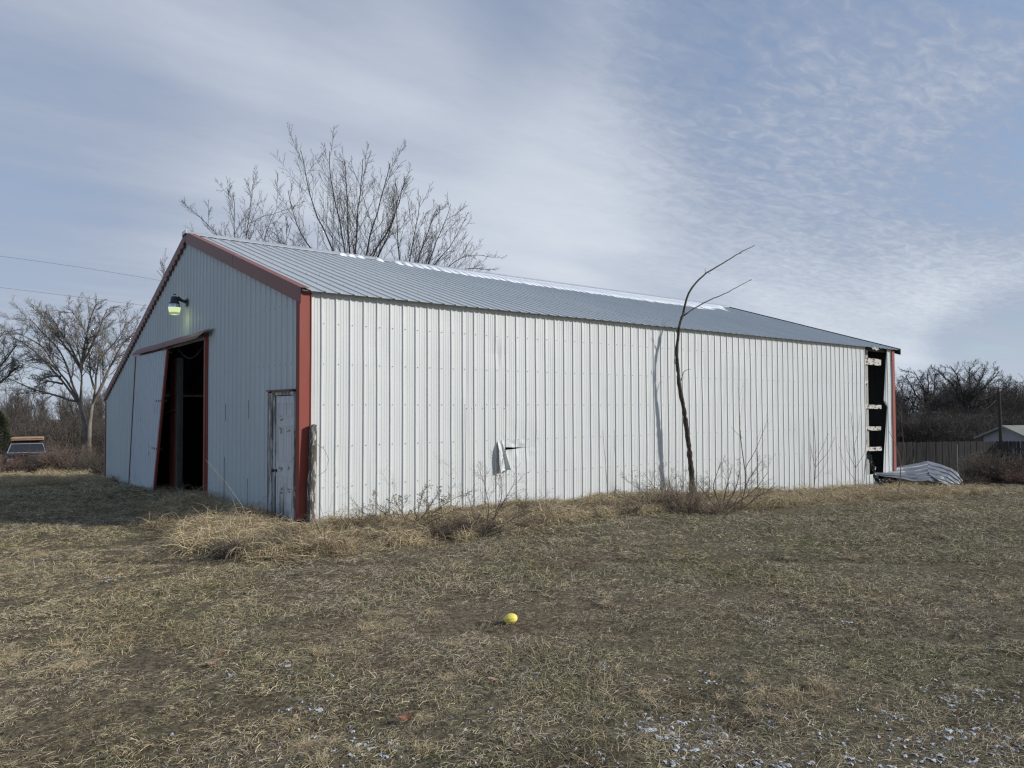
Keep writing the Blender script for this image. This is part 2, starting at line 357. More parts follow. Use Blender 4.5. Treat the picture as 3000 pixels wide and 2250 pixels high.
M['leaf_red'] = material('red_leaf', (.20, .085, .05), .8, var=.2, vscale=30, col2=(.27, .12, .07))

# ground: soil and thatch
def ground_mat():
    m = bpy.data.materials.new('soil_and_thatch'); m.use_nodes = True; t = m.node_tree; b = t.nodes['Principled BSDF']
    b.inputs['Roughness'].default_value = .97; b.inputs['Specular IOR Level'].default_value = .15
    g = t.nodes.new('ShaderNodeNewGeometry'); P = g.outputs['Position']
    a = noise(t, P, .45, 6, .6); f = noise(t, P, 26, 6, .75, .5); h = noise(t, mapping(t, P, loc=(4, 9, 0)), 5, 6, .65)
    c = mixc(t, maprange(t, f, .34, .66), (.050, .040, .031), (.24, .195, .13))
    c = mixc(t, maprange(t, a, .35, .68, 0, .75), c, mixc(t, maprange(t, f, .35, .65), (.040, .036, .022), (.16, .145, .085)))
    c = mixc(t, maprange(t, h, .55, .72, 0, .6), c, (.055, .043, .034))
    # far pasture, dry and pale
    vd = N(t, 'ShaderNodeVectorMath', operation='DISTANCE'); t.links.new(P, vd.inputs[0]); vd.inputs[1].default_value = (0, 0, 0)
    c = mixc(t, maprange(t, vd.outputs['Value'], 32, 60), c, (.20, .165, .11))
    t.links.new(c, b.inputs['Base Color'])
    bn = t.nodes.new('ShaderNodeBump'); bn.inputs['Strength'].default_value = .9; bn.inputs['Distance'].default_value = .03; t.links.new(f, bn.inputs['Height']); t.links.new(bn.outputs[0], b.inputs['Normal'])
    return m
M['ground'] = ground_mat()
def blade_mat(name, patch=True, tint=(1, 1, 1), green=.30):
    m = bpy.data.materials.new(name); m.use_nodes = True; t = m.node_tree; b = t.nodes['Principled BSDF']
    b.inputs['Roughness'].default_value = .75; b.inputs['Specular IOR Level'].default_value = .25
    at_ = t.nodes.new('ShaderNodeAttribute'); at_.attribute_name = 'Col'
    g = t.nodes.new('ShaderNodeNewGeometry'); P = g.outputs['Position']
    c = mixc(t, 1., at_.outputs['Color'], tint, 'MULTIPLY')
    if patch:
        a = noise(t, P, .5, 5, .62); h = noise(t, mapping(t, P, loc=(4, 9, 2)), 1.6, 5, .65); k = noise(t, mapping(t, P, loc=(14, 2, 2)), .28, 4, .6)
        c = mixc(t, maprange(t, a, .42, .66, 0, green), c, mixc(t, 1., c, (.70, .84, .52), 'MULTIPLY'))
        c = mixc(t, maprange(t, h, .50, .68, 0, .75), c, mixc(t, 1., c, (.52, .46, .44), 'MULTIPLY'))
        c = mixc(t, maprange(t, k, .50, .66, 0, .6), c, mixc(t, 1., c, (1.12, 1.08, .94), 'MULTIPLY'))
    t.links.new(c, b.inputs['Base Color'])
    return m
M['blade'] = blade_mat('dormant_grass')
M['tallblade'] = blade_mat('tall_dry_grass', patch=False)

# ------------------------------------------------------------------ terrain
def axis(fine0, fine1, step, far):
    a = list(np.arange(fine0, fine1+step/2, step)); s = step; x = a[-1]
    while x < far: s *= 1.18; x += s; a.append(x)
    s = step; x = a[0]
    while x > -far: s *= 1.18; x -= s; a.insert(0, x)
    return np.array(a)
gx = axis(-11, 24, .14, 420); gy = axis(-12, 12, .14, 420)
X, Y = np.meshgrid(gx, gy, indexing='ij')
Zg = ground(X, Y)
mb = MB(); mb.grid(np.stack([X, Y, Zg], -1)[:, ::1]); mb.f = [q[::-1] for q in mb.f]
mb.build('ground', M['ground'], smooth=True, kind='structure')

# ------------------------------------------------------------------ barn
PITCHR = .2286
RIB = [(0, 0), (.014, .017), (.034, .017), (.050, 0), (.095, 0), (.101, .0035), (.107, 0), (.140, 0), (.146, .0035), (.152, 0), (.185, 0), (.191, .0035), (.197, 0)]
def profile(a, b, off):
    """(position, height) pairs of ribbed sheet between a and b; ribs start at off + n*pitch"""
    pts = []
    n0 = int(math.floor((a-off)/PITCHR))-1
    for n in range(n0, int((b-off)/PITCHR)+2):
        for dx, h in RIB:
            p = off+n*PITCHR+dx
            if a <= p <= b: pts.append((p, h))
    pts = [(a, pts[0][1])]*(pts[0][0] > a+1e-6) + pts + [(b, pts[-1][1])]*(pts[-1][0] < b-1e-6)
    return pts
barn = empty('barn', (0, 0, 0), 'long white ribbed metal barn with red corner trim, grey roof and open sliding door', 'barn')

# long wall (faces -Y)
TL, TR = 16.60, 17.62
zl_ = sorted(set([-.9, -.7, -.5, -.3, -.1, .1, .3, .45, .58, .66, .75, .85, .94, .985, 1.015, 1.08, 1.15, 1.3, 1.5, 1.7, 1.9, 2.15, 2.4, 2.65, 2.9, 3.15, 3.30, 3.44]))
def long_panel(x0, x1, zlev, skip=None, dy=0., off=.2925, edge=None):
    pr = profile(x0, x1, off); m = MB(); nz = len(zlev); V = []
    for (x, h) in pr:
        for z in zlev:
            pan = math.floor((x-.2925+.1)/(.9144))
            wob = .004*float(vnoise(x*.6+z*.9, z*.8+pan*3.1, 4)) + .0035*float(vnoise(x*3.1, z*2.2, 6))
            xw = x + .006*float(vnoise(x*.9, z*.7, 8))
            y = -h - wob*2.4 + dy
            # crushed strip around the tear
            k = math.exp(-((x-3.95)/.42)**2-((z-1.0)/.28)**2); y += k*(.030*float(vnoise(x*9, z*11, 12))) + k*.018
            k = math.exp(-((x-2.86)/.05)**2-((z-.55)/.75)**2); y -= .012*k
            # small dent at the top of the wall
            k = math.exp(-((x-3.6)/.12)**2-((z-2.75)/.30)**2); y += k*.03*float(vnoise(x*14, z*9, 15))
            if abs(abs(z-1.0)-.015) < 1e-4: z_ = 1.0+(z-1.0)*max(.06, 1.7-(x-3.72)/.27)+.008*float(vnoise(x*12, 1, 19)) if 3.6 < x < 4.4 else z
            else: z_ = z
            if edge: xw = edge(xw, z)
            V.append((xw, y, z_))
    F = []
    for i in range(len(pr)-1):
        xm = (pr[i][0]+pr[i+1][0])/2
        for j in range(nz-1):
            if skip and skip(xm, (zlev[j]+zlev[j+1])/2): continue
            F.append((i*nz+j, (i+1)*nz+j, (i+1)*nz+j+1, i*nz+j+1))
    m.add(V, F); return m
def tear(x, z):
    if .985 < z < 1.015 and 3.72 < x < 4.30: return True
    if .66 < z < .94 and 3.695 < x < 3.725: return True
    return False
long_panel(.02, TL, zl_, tear).build('long_wall', M['siding'], barn, label='white ribbed side wall with a peeled torn strip')
def bent(x, z):      # the loose strip left of the far corner, cut back and bent
    if x < 17.9:
        f = (17.9-x)/.3
        lim = 17.88-.22*min(1, (3.45-z)/1.6) if z > 1.77 else 17.86-.30*min(1, (1.75-z)/1.8)
        return 17.9-(17.9-lim)*f
    return x
long_panel(17.6, L-.02, zl_, edge=bent).build('wall_strip', M['siding'], barn, label='narrow bent strip of white sheet beside the far corner')
# low remainder of sheet under the hole
zb = [-.9, -.7, -.5, -.3, -.2]
long_panel(TL, 17.3, zb, dy=.02).build('lower_sheet', M['siding'], barn)
# replacement panel lapped over the wall
lp = long_panel(2.874, 3.722, [-.3, -.1, .1, .3, .5, .7, .9, 1.1, 1.3, 1.5, 1.735], dy=-.006, off=.2925)
lp.build('patch_panel', M['siding'], barn, label='replacement sheet lapped over the wall beside the torn strip')
# peeled flap
nr = 22; P = []
for i in range(nr):
    s_ = i/(nr-1); z = 1.145-.54*s_; g_ = min(1, .25+s_*2.2)
    row = [(3.530-.012*sin(s_*pi), .095*g_, 0), (3.548, .100*g_, 0), (3.575+.012*s_, .070*g_, .0), (3.588+.05*s_, .030+.02*s_, .01*s_), (3.597+.115*s_, .028+.01*s_, .02*s_), (3.612+.150*s_, .040+.070*s_, .03*s_), (3.640+.128*s_-.03*sin(s_*pi), .022+.03*s_, .03*s_), (3.695+.085*s_-.045*sin(s_*pi), .012, .03*s_)]
    P.append([(x+.004*float(vnoise(i*.8, j*2.3, 95)), -(o_+.012*float(vnoise(i*.9, j*1.7, 96)))-.004, z+dz) for j, (x, o_, dz) in enumerate(row)])
P = np.array(P)
MB().grid(P).build('torn_flap', M['siding'], barn, label='curled strip of sheet torn out of the white wall')

# gable wall (faces -X)
def rake(y):
    return H+(PK-H)*y/YM if y <= YM else PK+(H2-PK)*(y-YM)/(W-YM)
zg_ = [-.9, -.6, -.45, -.3, -.15, 0, .3, .6, .9, 1.2, 1.5, 1.8, 1.99, 2.2, 2.5, 2.8, 3.06, 3.3, 3.6, 3.9, 4.2, 4.5, 4.8, 5.1, 5.4]
prg = profile(.02, W-.02, .2707)
for c_ in (.15, 1.205, 4.58, 10.34): prg.append((c_, 0.))
prg = sorted(prg); V = []; nz = len(zg_)
for (y, h) in prg:
    for z in zg_:
        zt = min(z, rake(y)-.02)
        wob = .010*float(vnoise(y*.7, z*.8, 41))+.006*float(vnoise(y*3, z*2, 42))
        V.append((-h-wob-.001, y, zt))
Fg = []
for i in range(len(prg)-1):
    ym = (prg[i][0]+prg[i+1][0])/2
    for j in range(nz-1):
        zm = (zg_[j]+zg_[j+1])/2
        if zg_[j] > rake(ym): continue
        if .15 < ym < 1.205 and zm < 1.99: continue
        if 4.58 < ym < 10.34 and zm < 3.06: continue
        Fg.append((i*nz+j, i*nz+j+1, (i+1)*nz+j+1, (i+1)*nz+j))
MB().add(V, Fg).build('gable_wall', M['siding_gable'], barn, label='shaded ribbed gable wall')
# open seams low on the gable sheets
for y, z0, z1, w in ((3.40, -.05, .85, .009), (2.17, -.02, .55, .005), (3.35, 1.5, 1.8, .004), (2.14, 1.55, 1.85, .004)):
    MB().box((-.024, y, (z0+z1)/2), (.005, w, z1-z0)).build('open_seam', M['black'], barn)

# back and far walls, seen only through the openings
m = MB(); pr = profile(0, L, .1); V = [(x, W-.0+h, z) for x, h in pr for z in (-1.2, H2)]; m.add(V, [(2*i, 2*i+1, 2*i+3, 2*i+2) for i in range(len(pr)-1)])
m.build('back_wall', M['inner_sheet_shade'], barn)
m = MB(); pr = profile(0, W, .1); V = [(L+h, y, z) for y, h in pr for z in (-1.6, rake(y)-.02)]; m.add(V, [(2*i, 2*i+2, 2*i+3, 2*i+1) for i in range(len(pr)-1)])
m.build('far_gable_wall', M['inner_sheet_shade'], barn)

# roof sheets
XR0, XR1 = -.02, L+.20
def roof_sheet(y0, z0, y1, z1, name):
    d = np.array([0, y1-y0, z1-z0]); ln = np.linalg.norm(d); d /= ln; nrm = np.array([0, -d[2], d[1]]);
    if nrm[2] < 0: nrm = -nrm
    pr = profile(XR0, XR1, .06); st = 9; V = []
    for x, h in pr:
        for k in range(st):
            s_ = k/(st-1); w = .008*float(vnoise(x*.5, s_*5, 55)); e = -.006*abs(float(vnoise(x*4, 3, 57))) if k == 0 else 0
            V.append(np.array([x, y0, z0])+d*ln*s_+nrm*(h+.022+w+e))
    F = [(i*st+j, (i+1)*st+j, (i+1)*st+j+1, i*st+j+1) for i in range(len(pr)-1) for j in range(st-1)]
    return MB().add(V, F).build(name, M['roof'], barn, label='galvanised roof slope')
sl = (PK-H)/YM; sl2 = (PK-H2)/(W-YM)
roof_sheet(-.11, H-.11*sl, YM, PK, 'roof')
roof_sheet(W+.12, H2-.12*sl2, YM, PK, 'roof')
# roof deck edge: purlins under the eave, dark underside
m = MB(); m.box((L/2, .085, H-.06), (L-.1, .05, .09)); 
for y in np.arange(.9, YM, .95): m.box((L/2, y, H+sl*y-.07), (L-.1, .04, .09))
m.build('purlin', M['dark_timber'], barn)
# torn lip of the roof edge above the hole
Pt = np.array([[(16.72+.05*i, -.125-.018*j, H-.115*sl+.030-.028*j-.02*sin(i*1.3+j)) for i in range(8)] for j in range(4)])
MB().grid(Pt).build('bent_eave_edge', M['wood_grey'], barn)
# ridge cap
def cap(sgn, s1):
    P = []
    for x in np.linspace(XR0-.05, XR1+.03, 60):
        P.append([(x, YM, PK+.085), (x, YM+sgn*.05, PK+.078-.05*s1), (x, YM+sgn*.17, PK+.062-.17*s1), (x, YM+sgn*.185, PK+.040-.185*s1)])
    return np.array(P)
m = MB(); m.grid(cap(-1, sl)); m.grid(cap(1, sl2)); m.box((XR0-.055, YM, PK+.045), (.02, .30, .07)); m.build('ridge_cap', M['ridge'], barn)
# rake trims: face plus top flange
def rake_trim(xf, y0, z0, y1, z1, name, mat, width=.23, inward=.15, segs=2, sgn=1):
    m = MB(); a = np.array([0, y0, z0]); b = np.array([0, y1, z1]); up = np.array([0, 0, .062])
    for k in range(segs):
        p = a+(b-a)*(k/segs); q = a+(b-a)*((k+1)/segs-.0008); lift = np.array([0, 0, .002*k]); xo = -.0015*k*sgn
        for f0, f1, zz in ((p, q, 0),):
            x = xf+xo
            v = [f0+up+lift+(x, 0, 0), f1+up+lift+(x, 0, 0), f1+up+lift+(x, 0, -width), f0+up+lift+(x, 0, -width),
                 f0+up+lift+(x+inward*sgn, 0, 0), f1+up+lift+(x+inward*sgn, 0, 0), f0+up+lift+(x+.03*sgn, 0, -width-.012), f1+up+lift+(x+.03*sgn, 0, -width-.012)]
            m.add(v, [(0, 1, 2, 3), (0, 4, 5, 1), (3, 2, 7, 6)])
    return m.build(name, mat, barn)
rake_trim(-.05, -.12, H-.12*sl, YM, PK, 'rake_trim', M['rake'], segs=2)
rake_trim(-.051, W+.12, H2-.12*sl2, YM, PK, 'rake_trim', M['rake'], width=.17)
rake_trim(L+.235, -.12, H-.12*sl, YM, PK, 'rake_trim', M['lamp_dark'], width=.17, inward=.06, sgn=-1)
rake_trim(L+.236, W+.12, H2-.12*sl2, YM, PK, 'rake_trim', M['lamp_dark'], width=.17, inward=.06, sgn=-1)
m = MB(); y = YM+.2
while y < W-.1:
    z = rake(y)-.135; m.box((-.045, y, z), (.03, .15, .085), [[1, 0, 0], [0, cos(.34), sin(.34)], [0, -sin(.34), cos(.34)]]); y += PITCHR
m.build('rib_gap_shade', M['maroon'], barn, kind='stuff')  # dark boxes standing for the shaded gaps at the rib ends
# corner trims (L-shaped, slightly dented)
def corner(x0, y0, sx, sy, wx, wy, ztop, name, mat, proud=.030):
    zz = np.linspace(-1.0, ztop, 34); P = []
    for z in zz:
        d = .010*float(vnoise(z*3.3, x0, 61)) + (.02*math.exp(-((z-.62)/.07)**2) if x0 < 1 else 0)
        b = .018*max(0, (.9-z))*float(vnoise(z*1.3, 7, 66)) if x0 < 1 else 0
        P.append([(x0+sx*0-sx*proud*1, y0+sy*wy, z), (x0-sx*proud, y0+sy*wy*.5, z), (x0-sx*proud, y0-sy*(proud)-d*0, z),
                  (x0+sx*wx*.45, y0-sy*proud+d*.6+b, z), (x0+sx*(wx-.012), y0-sy*proud+d*.3, z), (x0+sx*(wx-.010), y0-sy*(proud+.012), z), (x0+sx*wx, y0-sy*(proud+.01), z), (x0+sx*wx, y0, z)])
    return MB().grid(np.array(P)).build(name, mat, barn)
corner(0, 0, 1, 1, .145, .10, H-.02, 'corner_trim', M['red'])
corner(L, 0, -1, 1, .145, .10, H-.02, 'corner_trim', M['red'])
m = MB(); m.box((-.012, W-.04, (H2-1.2)/2+.0), (.03, .09, H2+1.2)); m.build('corner_trim', M['rake'], barn)
# girts and posts behind the hole
for z, x1 in ((3.02, 17.55), (1.73, 17.52), (1.11, 17.48), (.525, 17.50), (2.42, 16.76)):
    g_ = .19 if z > 3 else .115
    MB().beam((TL-.25, .021, z), (x1, .023, z-.02), .036, g_).build('girt', M['girt'], barn, bevel=.004)
MB().box((16.775, .095, 1.2), (.13, .10, 4.3)).build('wall_post', M['wood_grey'], barn, bevel=.004)
# screws
m = MB()
def hexh(c, ax):
    r = .0055
    if ax == 1: m.box(c, (r*2, .008, r*2))
    else: m.box(c, (.008, r*2, r*2))
n = 0
while .2925+n*PITCHR < L-.1:
    x = .2925+n*PITCHR+.062
    if x < TL-.05 or x > 17.95:
        for z in (.549, 1.15, 1.765, 2.362, 2.96): hexh((x+.004*random.uniform(-1, 1), -.006, z+.004*random.uniform(-1, 1)), 1)
    n += 1
for x in (2.90, 2.975+.03, 3.23, 3.46, 3.70): hexh((x, -.012, 1.70), 1)
m.build('wall_screws', M['screw'], barn, kind='stuff')
m = MB(); n = 0
while .2707+n*PITCHR < W:
    y = .2707+n*PITCHR+.07
    for z in (.549, 1.1515, 1.770, 2.3756, 3.267, 4.1):
        if z > rake(y)-.3: continue
        if .1 < y < 1.3 and z < 2.1: continue
        if 4.5 < y < 10.5 and z < 3.3: continue
        hexh((-.006, y, z), 0)
    n += 1
for y in (.30, .53, .76, .98): m.box((-.008, y, 2.10), (.008, .02, .03))
m.build('gable_screws', M['screw'], barn, kind='stuff')
m = MB()
for k in range(6):
    y = .7+k*.95; 
    for n in range(80):
        x = .06+n*PITCHR+.026
        if x < XR1: m.box((x, y, H+sl*y+.022+.021+.004), (.014, .014, .008))
m.build('roof_screws', M['wood_grey'], barn, kind='stuff')

# man door beside the near corner
dt = MB(); dt.box((-.008, .519, .905), (.04, .70, 1.99))
mandoor = dt.build('door', M['door'], barn, bevel=.003, label='weathered white six panel door with rust stains at the corner')
mp = MB()
for yc in (.355, .685):
    for z0, z1 in ((1.60, 1.79), (.93, 1.45), (.13, .70)):
        a, b = yc-.11, yc+.11
        for p, q in (((a, z0), (b, z0)), ((a, z1), (b, z1)), ((a, z0), (a, z1)), ((b, z0), (b, z1))):
            mp.beam((-.030, p[0], p[1]), (-.030, q[0], q[1]), .018, .010, up=(1, 0, 0))
mp.build('panel_moulding', M['door'], mandoor)
for yc, z, w, h in ((.64, 1.60, .12, .02), (.64, 1.545, .09, .03), (.66, 1.41, .13, .02), (.66, 1.36, .08, .05), (.66, .82, .14, .035), (.65, .79, .07, .05), (.66, .50, .13, .04), (.65, .45, .07, .03), (.35, .84, .12, .06), (.34, .50, .10, .05), (.36, 1.38, .10, .03)):
    mr = MB()
    for q in range(7):
        mr.box((-.0295, yc+random.uniform(-.5, .5)*w, z+random.uniform(-.5, .5)*h), (.003+.0007*q, random.uniform(.012, .05), random.uniform(.006, .018)))
    mr.build('rust_patch', M['rust'], mandoor)

MB().lathe((-.028, .84, .77), [(.024, 0), (.024, .006), (.011, .012), (.011, .035), (.026, .045), (.030, .06), (.022, .075), (.0, .078)], 14, (-1, 0, 0)).build('knob', M['lamp_dark'], mandoor, smooth=True)
m = MB(); m.box((-.012, .925, .90), (.055, .085, 2.03)); m.box((-.022, 1.06, .92), (.07, .13, 2.06)); m.box((-.014, .159, .90), (.05, .03, 2.03)); m.box((-.016, .60, 1.935), (.06, .86, .05))
fr = m.build('door_frame', M['frame'], barn, bevel=.004, label='peeling white door frame')
m = MB(); m.box((-.038, .66, 1.985), (.06, 1.08, .022)); m.box((-.040, 1.155, .93), (.02, .05, 2.08)); m.build('door_flashing', M['maroon'], fr)
m = MB(); m.lathe((-.052, .945, 1.948), [(.0, -.02), (.03, -.015), (.034, .0), (.026, .012), (.0, .015)], 12, (-1, 0, 0)); m.box((-.047, .62, 1.962), (.016, .72, .016)); m.build('door_track', M['rust'], fr)
m = MB(); m.box((.05, .66, .5), (.02, 1.05, 3.0)); m.build('door_gap_shade', M['black'], fr)  # near-black sheet standing for the dark behind the door gaps

# sliding door leaf, kicked out at the bottom
zt_, zbm = 3.04, -.20
tl = np.array([-.115, 10.20, zt_]); tr = np.array([-.115, 7.12, zt_-.015]); bl = np.array([-.16, 10.62, zbm-.02]); br = np.array([-.30, 7.45, zbm+.005])
pr = profile(0, 3.06, .05); pr = [(u/3.06, h) for u, h in pr]; st = 12; V = []
for u, h in pr:
    for k in range(st):
        s_ = k/(st-1); p = (tl*(1-u)+tr*u)*(1-s_)+(bl*(1-u)+br*u)*s_
        V.append(p+np.array([-h-.01*sin(s_*pi)*sin(u*5), 0, 0]))
F = [(i*st+j, i*st+j+1, (i+1)*st+j+1, (i+1)*st+j) for i in range(len(pr)-1) for j in range(st-1)]
leaf = MB().add(V, F).build('sliding_door', M['siding_door'], barn, label='ribbed sliding door leaf hanging askew with its foot kicked out')
fw_ = MB(); fw_.beam(tr+(.0, -.02, .01), br+(.0, -.02, -.01), .085, .045, up=(1, 0, 0)); 
fw_.build('edge_trim', M['red'], leaf, label='red edge trim')
fw_ = MB(); fw_.beam(tl+(.0, .03, .01), bl+(.0, .03, -.01), .05, .05, up=(1, 0, 0)); fw_.build('edge_trim', M['maroon'], leaf)
fw_ = MB()
for q in (.02, .35, .68, .985):
    a = tl*(1-q)+bl*q; b = tr*(1-q)+br*q; fw_.beam(a+(.05, 0, 0), b+(.05, 0, 0), .09, .045, up=(0, 0, 1))
fw_.build('door_rails', M['dark_timber'], leaf)
for y in (7.25, 7.42): m = MB(); m.box((-.125, y, 3.06), (.03, .05, .09)); m.lathe((-.141, y, 3.10), [(0, 0), (.03, .0), (.03, .02), (0, .02)], 10, (-1, 0, 0)); m.build('hanger', M['rust'], leaf)
# track cover over the door
ys = np.linspace(10.42, 4.10, 40); P = []
for i, y in enumerate(ys):
    w = .010*float(vnoise(y*1.1, 2, 71)); e = max(0, (4.75-y)/.65)
    P.append([(-.030, y, 3.235+w*.5), (-.075, y, 3.222+w), (-.155-.02*w, y, 3.135+w+.02*e), (-.165, y, 3.075+w+.10*e), (-.150, y, 3.070+w+.10*e)])
MB().grid(np.array(P)).build('track_cover', M['maroon'], barn, smooth=False, label='bent maroon cover over the sliding door track')
m = MB(); m.tube([(-.09, 4.3, 3.135), (-.09, 10.3, 3.125)], .022, 10); m.build('door_track', M['lamp_dark'], barn)
m = MB(); m.box((-.030, 4.52, 1.25), (.07, .10, 3.75)); m.box((-.020, 4.44, 1.27), (.05, .05, 3.75)); m.build('door_jamb', M['red'], barn, label='red jamb at the right of the open doorway')
m = MB(); m.box((.14, 7.56, 1.1), (.05, .40, 3.45)); m.box((.22, 7.93, 1.1), (.05, .05, 3.45)); m.box((.22, 8.15, 1.1), (.05, .05, 3.45)); m.build('inner_door_edge', M['red'], barn)
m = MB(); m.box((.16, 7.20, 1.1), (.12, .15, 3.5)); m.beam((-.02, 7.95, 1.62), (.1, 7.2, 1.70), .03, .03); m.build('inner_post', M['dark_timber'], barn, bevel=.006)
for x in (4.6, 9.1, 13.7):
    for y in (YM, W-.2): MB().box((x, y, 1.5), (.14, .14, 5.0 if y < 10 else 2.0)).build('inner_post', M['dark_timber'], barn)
cat_ = [(.02, 4.72+2.1*t, 3.02-.26*sin(t*pi)) for t in np.linspace(0, 1, 14)]
MB().tube(cat_, .006, 4).build('hanging_cable', M['wire'], barn)

# snow lying under the ridge
ylo = lambda x: lerp_tab(x, [3.0, 3.9, 5, 6, 9, 12, 15, 16.6, 17.4], [5.83, 5.70, 5.42, 5.15, 4.62, 4.40, 4.45, 4.9, 5.5])
m = MB()
for n in range(13, 77):
    xa = .06+n*PITCHR+.045; xb = xa+PITCHR-.04
    if n < 20 and n % 2 and n != 15: continue
    yt = 5.86-.03*random.random(); lo = float(ylo(xa)); j1, j2 = random.uniform(-.10, .05), random.uniform(.02, .16)
    if n > 62: j1 += random.uniform(-.3, .25)
    r = 7; top = []; P = []
    for k in range(6):
        q = k/5; x = xa+(xb-xa)*q; yl = min(yt-.04, lo+j1*q+j2*(1-q)); row = []
        for i in range(r):
            s_ = i/(r-1); y = yt+(yl-yt)*s_; th = .062*sin(pi*min(1, max(0.001, .12+.88*s_)))**.5*(1-abs(2*q-1)**4)+.001
            row.append((x, y, H+sl*y+.024+th))
        P.append(row)
    m.grid(np.array(P))
    if n > 15 and n < 72:                                            # the ribs are buried for the upper half
        P = []
        for k in range(4):
            x = xb+(xa+PITCHR-xb)*k/3
            P.append([(x, yt+(max(lo+.18, yt-.5)-yt)*i/4, H+sl*(yt+(max(lo+.18, yt-.5)-yt)*i/4)+.078) for i in range(5)])
        m.grid(np.array(P))
m.build('snow', M['snow'], smooth=True, kind='stuff', label='thin strip of snow lying under the barn ridge', cat='snow')

# security light on the gable
sl_c = np.array([-.27, 5.93, 3.80])
LS = .86
light = empty('security_light', (-.0, 5.93, 3.88), 'lit dusk to dawn light with grey cap mounted on the barn gable', 'security light')
m = MB(); m.lathe(sl_c, [(0.0000, 0.2279), (0.0533, 0.2253), (0.0671, 0.2107), (0.0791, 0.1376), (0.0843, 0.1015), (0.1032, 0.0929), (0.1066, 0.0843), (0.0000, 0.0843)], 28)
m.lathe(sl_c+(0, 0, .262), [(0.0258, 0.0000), (0.0258, 0.0172), (0.0000, 0.0189)], 12)
hs = m.build('housing', M['lamp_dark'], light, smooth=True)
m = MB(); m.tube([sl_c+(.05, 0, .20), sl_c+(.12, 0, .165), (-.05, 5.93, 3.925)], [.05, .034, .028], 12); m.box((-.035, 5.93, 3.92), (.02, .10, .16)); m.box((-.06, 5.955, 3.965), (.02, .02, .03)); m.build('arm', M['lamp_dark'], light)
MB().lathe(sl_c, [(0.0894, 0.0860), (0.1101, 0.0387), (0.1152, 0.0103), (0.1221, 0.0069), (0.1221, 0.0000), (0.0000, 0.0000)], 28).build('reflector', M['lamp_ring'], light)
gl = MB().lathe(sl_c, [(0.1204, -0.0017), (0.1152, -0.0258), (0.1049, -0.0860), (0.1015, -0.1015)], 28).build('glass', M['lamp_glass'], light, smooth=True)
MB().lathe(sl_c, [(0.1015, -0.1015), (0.0929, -0.1376), (0.0843, -0.1479), (0.0000, -0.1496)], 28).build('glass_bottom', M['lamp_bowl'], gl, smooth=True)
ll = bpy.data.lights.new('security_lamp', 'POINT'); ll.energy = 1.0; ll.color = (.84, 1.0, .50); ll.shadow_soft_size = .1
lo_ = bpy.data.objects.new('lamp_light', ll); COL.objects.link(lo_); lo_.parent = light; lo_.location = (-.27, 0, -.30)

# leaning old post at the near corner
base = np.array([.105, -.125, gz(.105, -.125)-.1]); top = np.array([.155, -.105, 1.47]); n = 26; pts = [base+(top-base)*k/(n-1)+np.array([.003*sin(k*.5), .002*sin(k*.7), 0]) for k in range(n)]
pm = MB(); ring = []; m_ = 14
for k, p in enumerate(pts):
    r0_ = .066-.014*k/(n-1)
    ring.append([p+np.array([cos(a), sin(a), 0])*(r0_*(1+.07*float(vnoise(cos(a)*1.5+9, k*.2+sin(a), 88))+.07*float(vnoise(cos(a)*5, k*.5+sin(a)*5, 89)))) for a in np.arange(m_)*2*pi/m_])
pm.grid(np.array(ring), closed=True)
ob = pm.build('post', M['post'], smooth=False, origin=tuple(base), label='old round wooden post with peeling white paint leaning on the barn corner', cat='post')
m = MB(); R_ = np.array(ring[-1]); c_ = R_.mean(0)+(0, 0, .012); m.add(np.vstack([R_, [c_]]), [(i, (i+1) % m_, m_) for i in range(m_)])
m2 = m.build('end_grain', M['endgrain'], ob); m2.matrix_parent_inverse = Matrix.Translation(-Vector(base))
w = [(.16, -.20, 1.20), (.27, -.22, 1.12), (.33, -.23, .98), (.30, -.22, .82), (.18, -.20, .74)]
m2 = MB().tube(w, .003, 4).build('loose_wire', M['wire'], ob); m2.matrix_parent_inverse = Matrix.Translation(-Vector(base))

# ------------------------------------------------------------------ plants: fast batched meshes
class FM:
    def __init__(s): s.v = []; s.q = []; s.c = []; s.n = 0
    def add(s, v, q, c=None):
        s.v.append(v); s.q.append(q+s.n); s.n += len(v)
        if c is not None: s.c.append(c)
    def mesh(s, name, smooth=False):
        me = bpy.data.meshes.new(name); v = np.concatenate(s.v).astype(np.float32); q = np.concatenate(s.q).astype(np.int32)
        me.vertices.add(len(v)); me.vertices.foreach_set('co', v.ravel()); me.loops.add(q.size); me.loops.foreach_set('vertex_index', q.ravel())
        me.polygons.add(len(q)); me.polygons.foreach_set('loop_start', np.arange(len(q), dtype=np.int32)*4); me.polygons.foreach_set('loop_total', np.full(len(q), 4, np.int32))
        me.polygons.foreach_set('use_smooth', np.full(len(q), smooth)); me.update(calc_edges=True)
        if s.c:
            c = np.concatenate(s.c); a = me.color_attributes.new('Col', 'FLOAT_COLOR', 'POINT'); a.data.foreach_set('color', np.concatenate([c, np.ones((len(c), 1))], 1).astype(np.float32).ravel())
        return me
    def build(s, name, mat, parent=None, origin=None, smooth=True, **props):
        if origin is not None: s.v = [v-np.array(origin) for v in s.v]
        me = s.mesh(name, smooth); me.materials.append(mat); o = bpy.data.objects.new(name, me); COL.objects.link(o)
        if origin is not None and parent is None: o.location = tuple(origin)
        if parent is not None: o.parent = parent
        return set_props(o, props.get('label'), props.get('cat'), props.get('group'), props.get('kind'))
def norm(a): return a/(np.linalg.norm(a, axis=-1, keepdims=True)+1e-9)
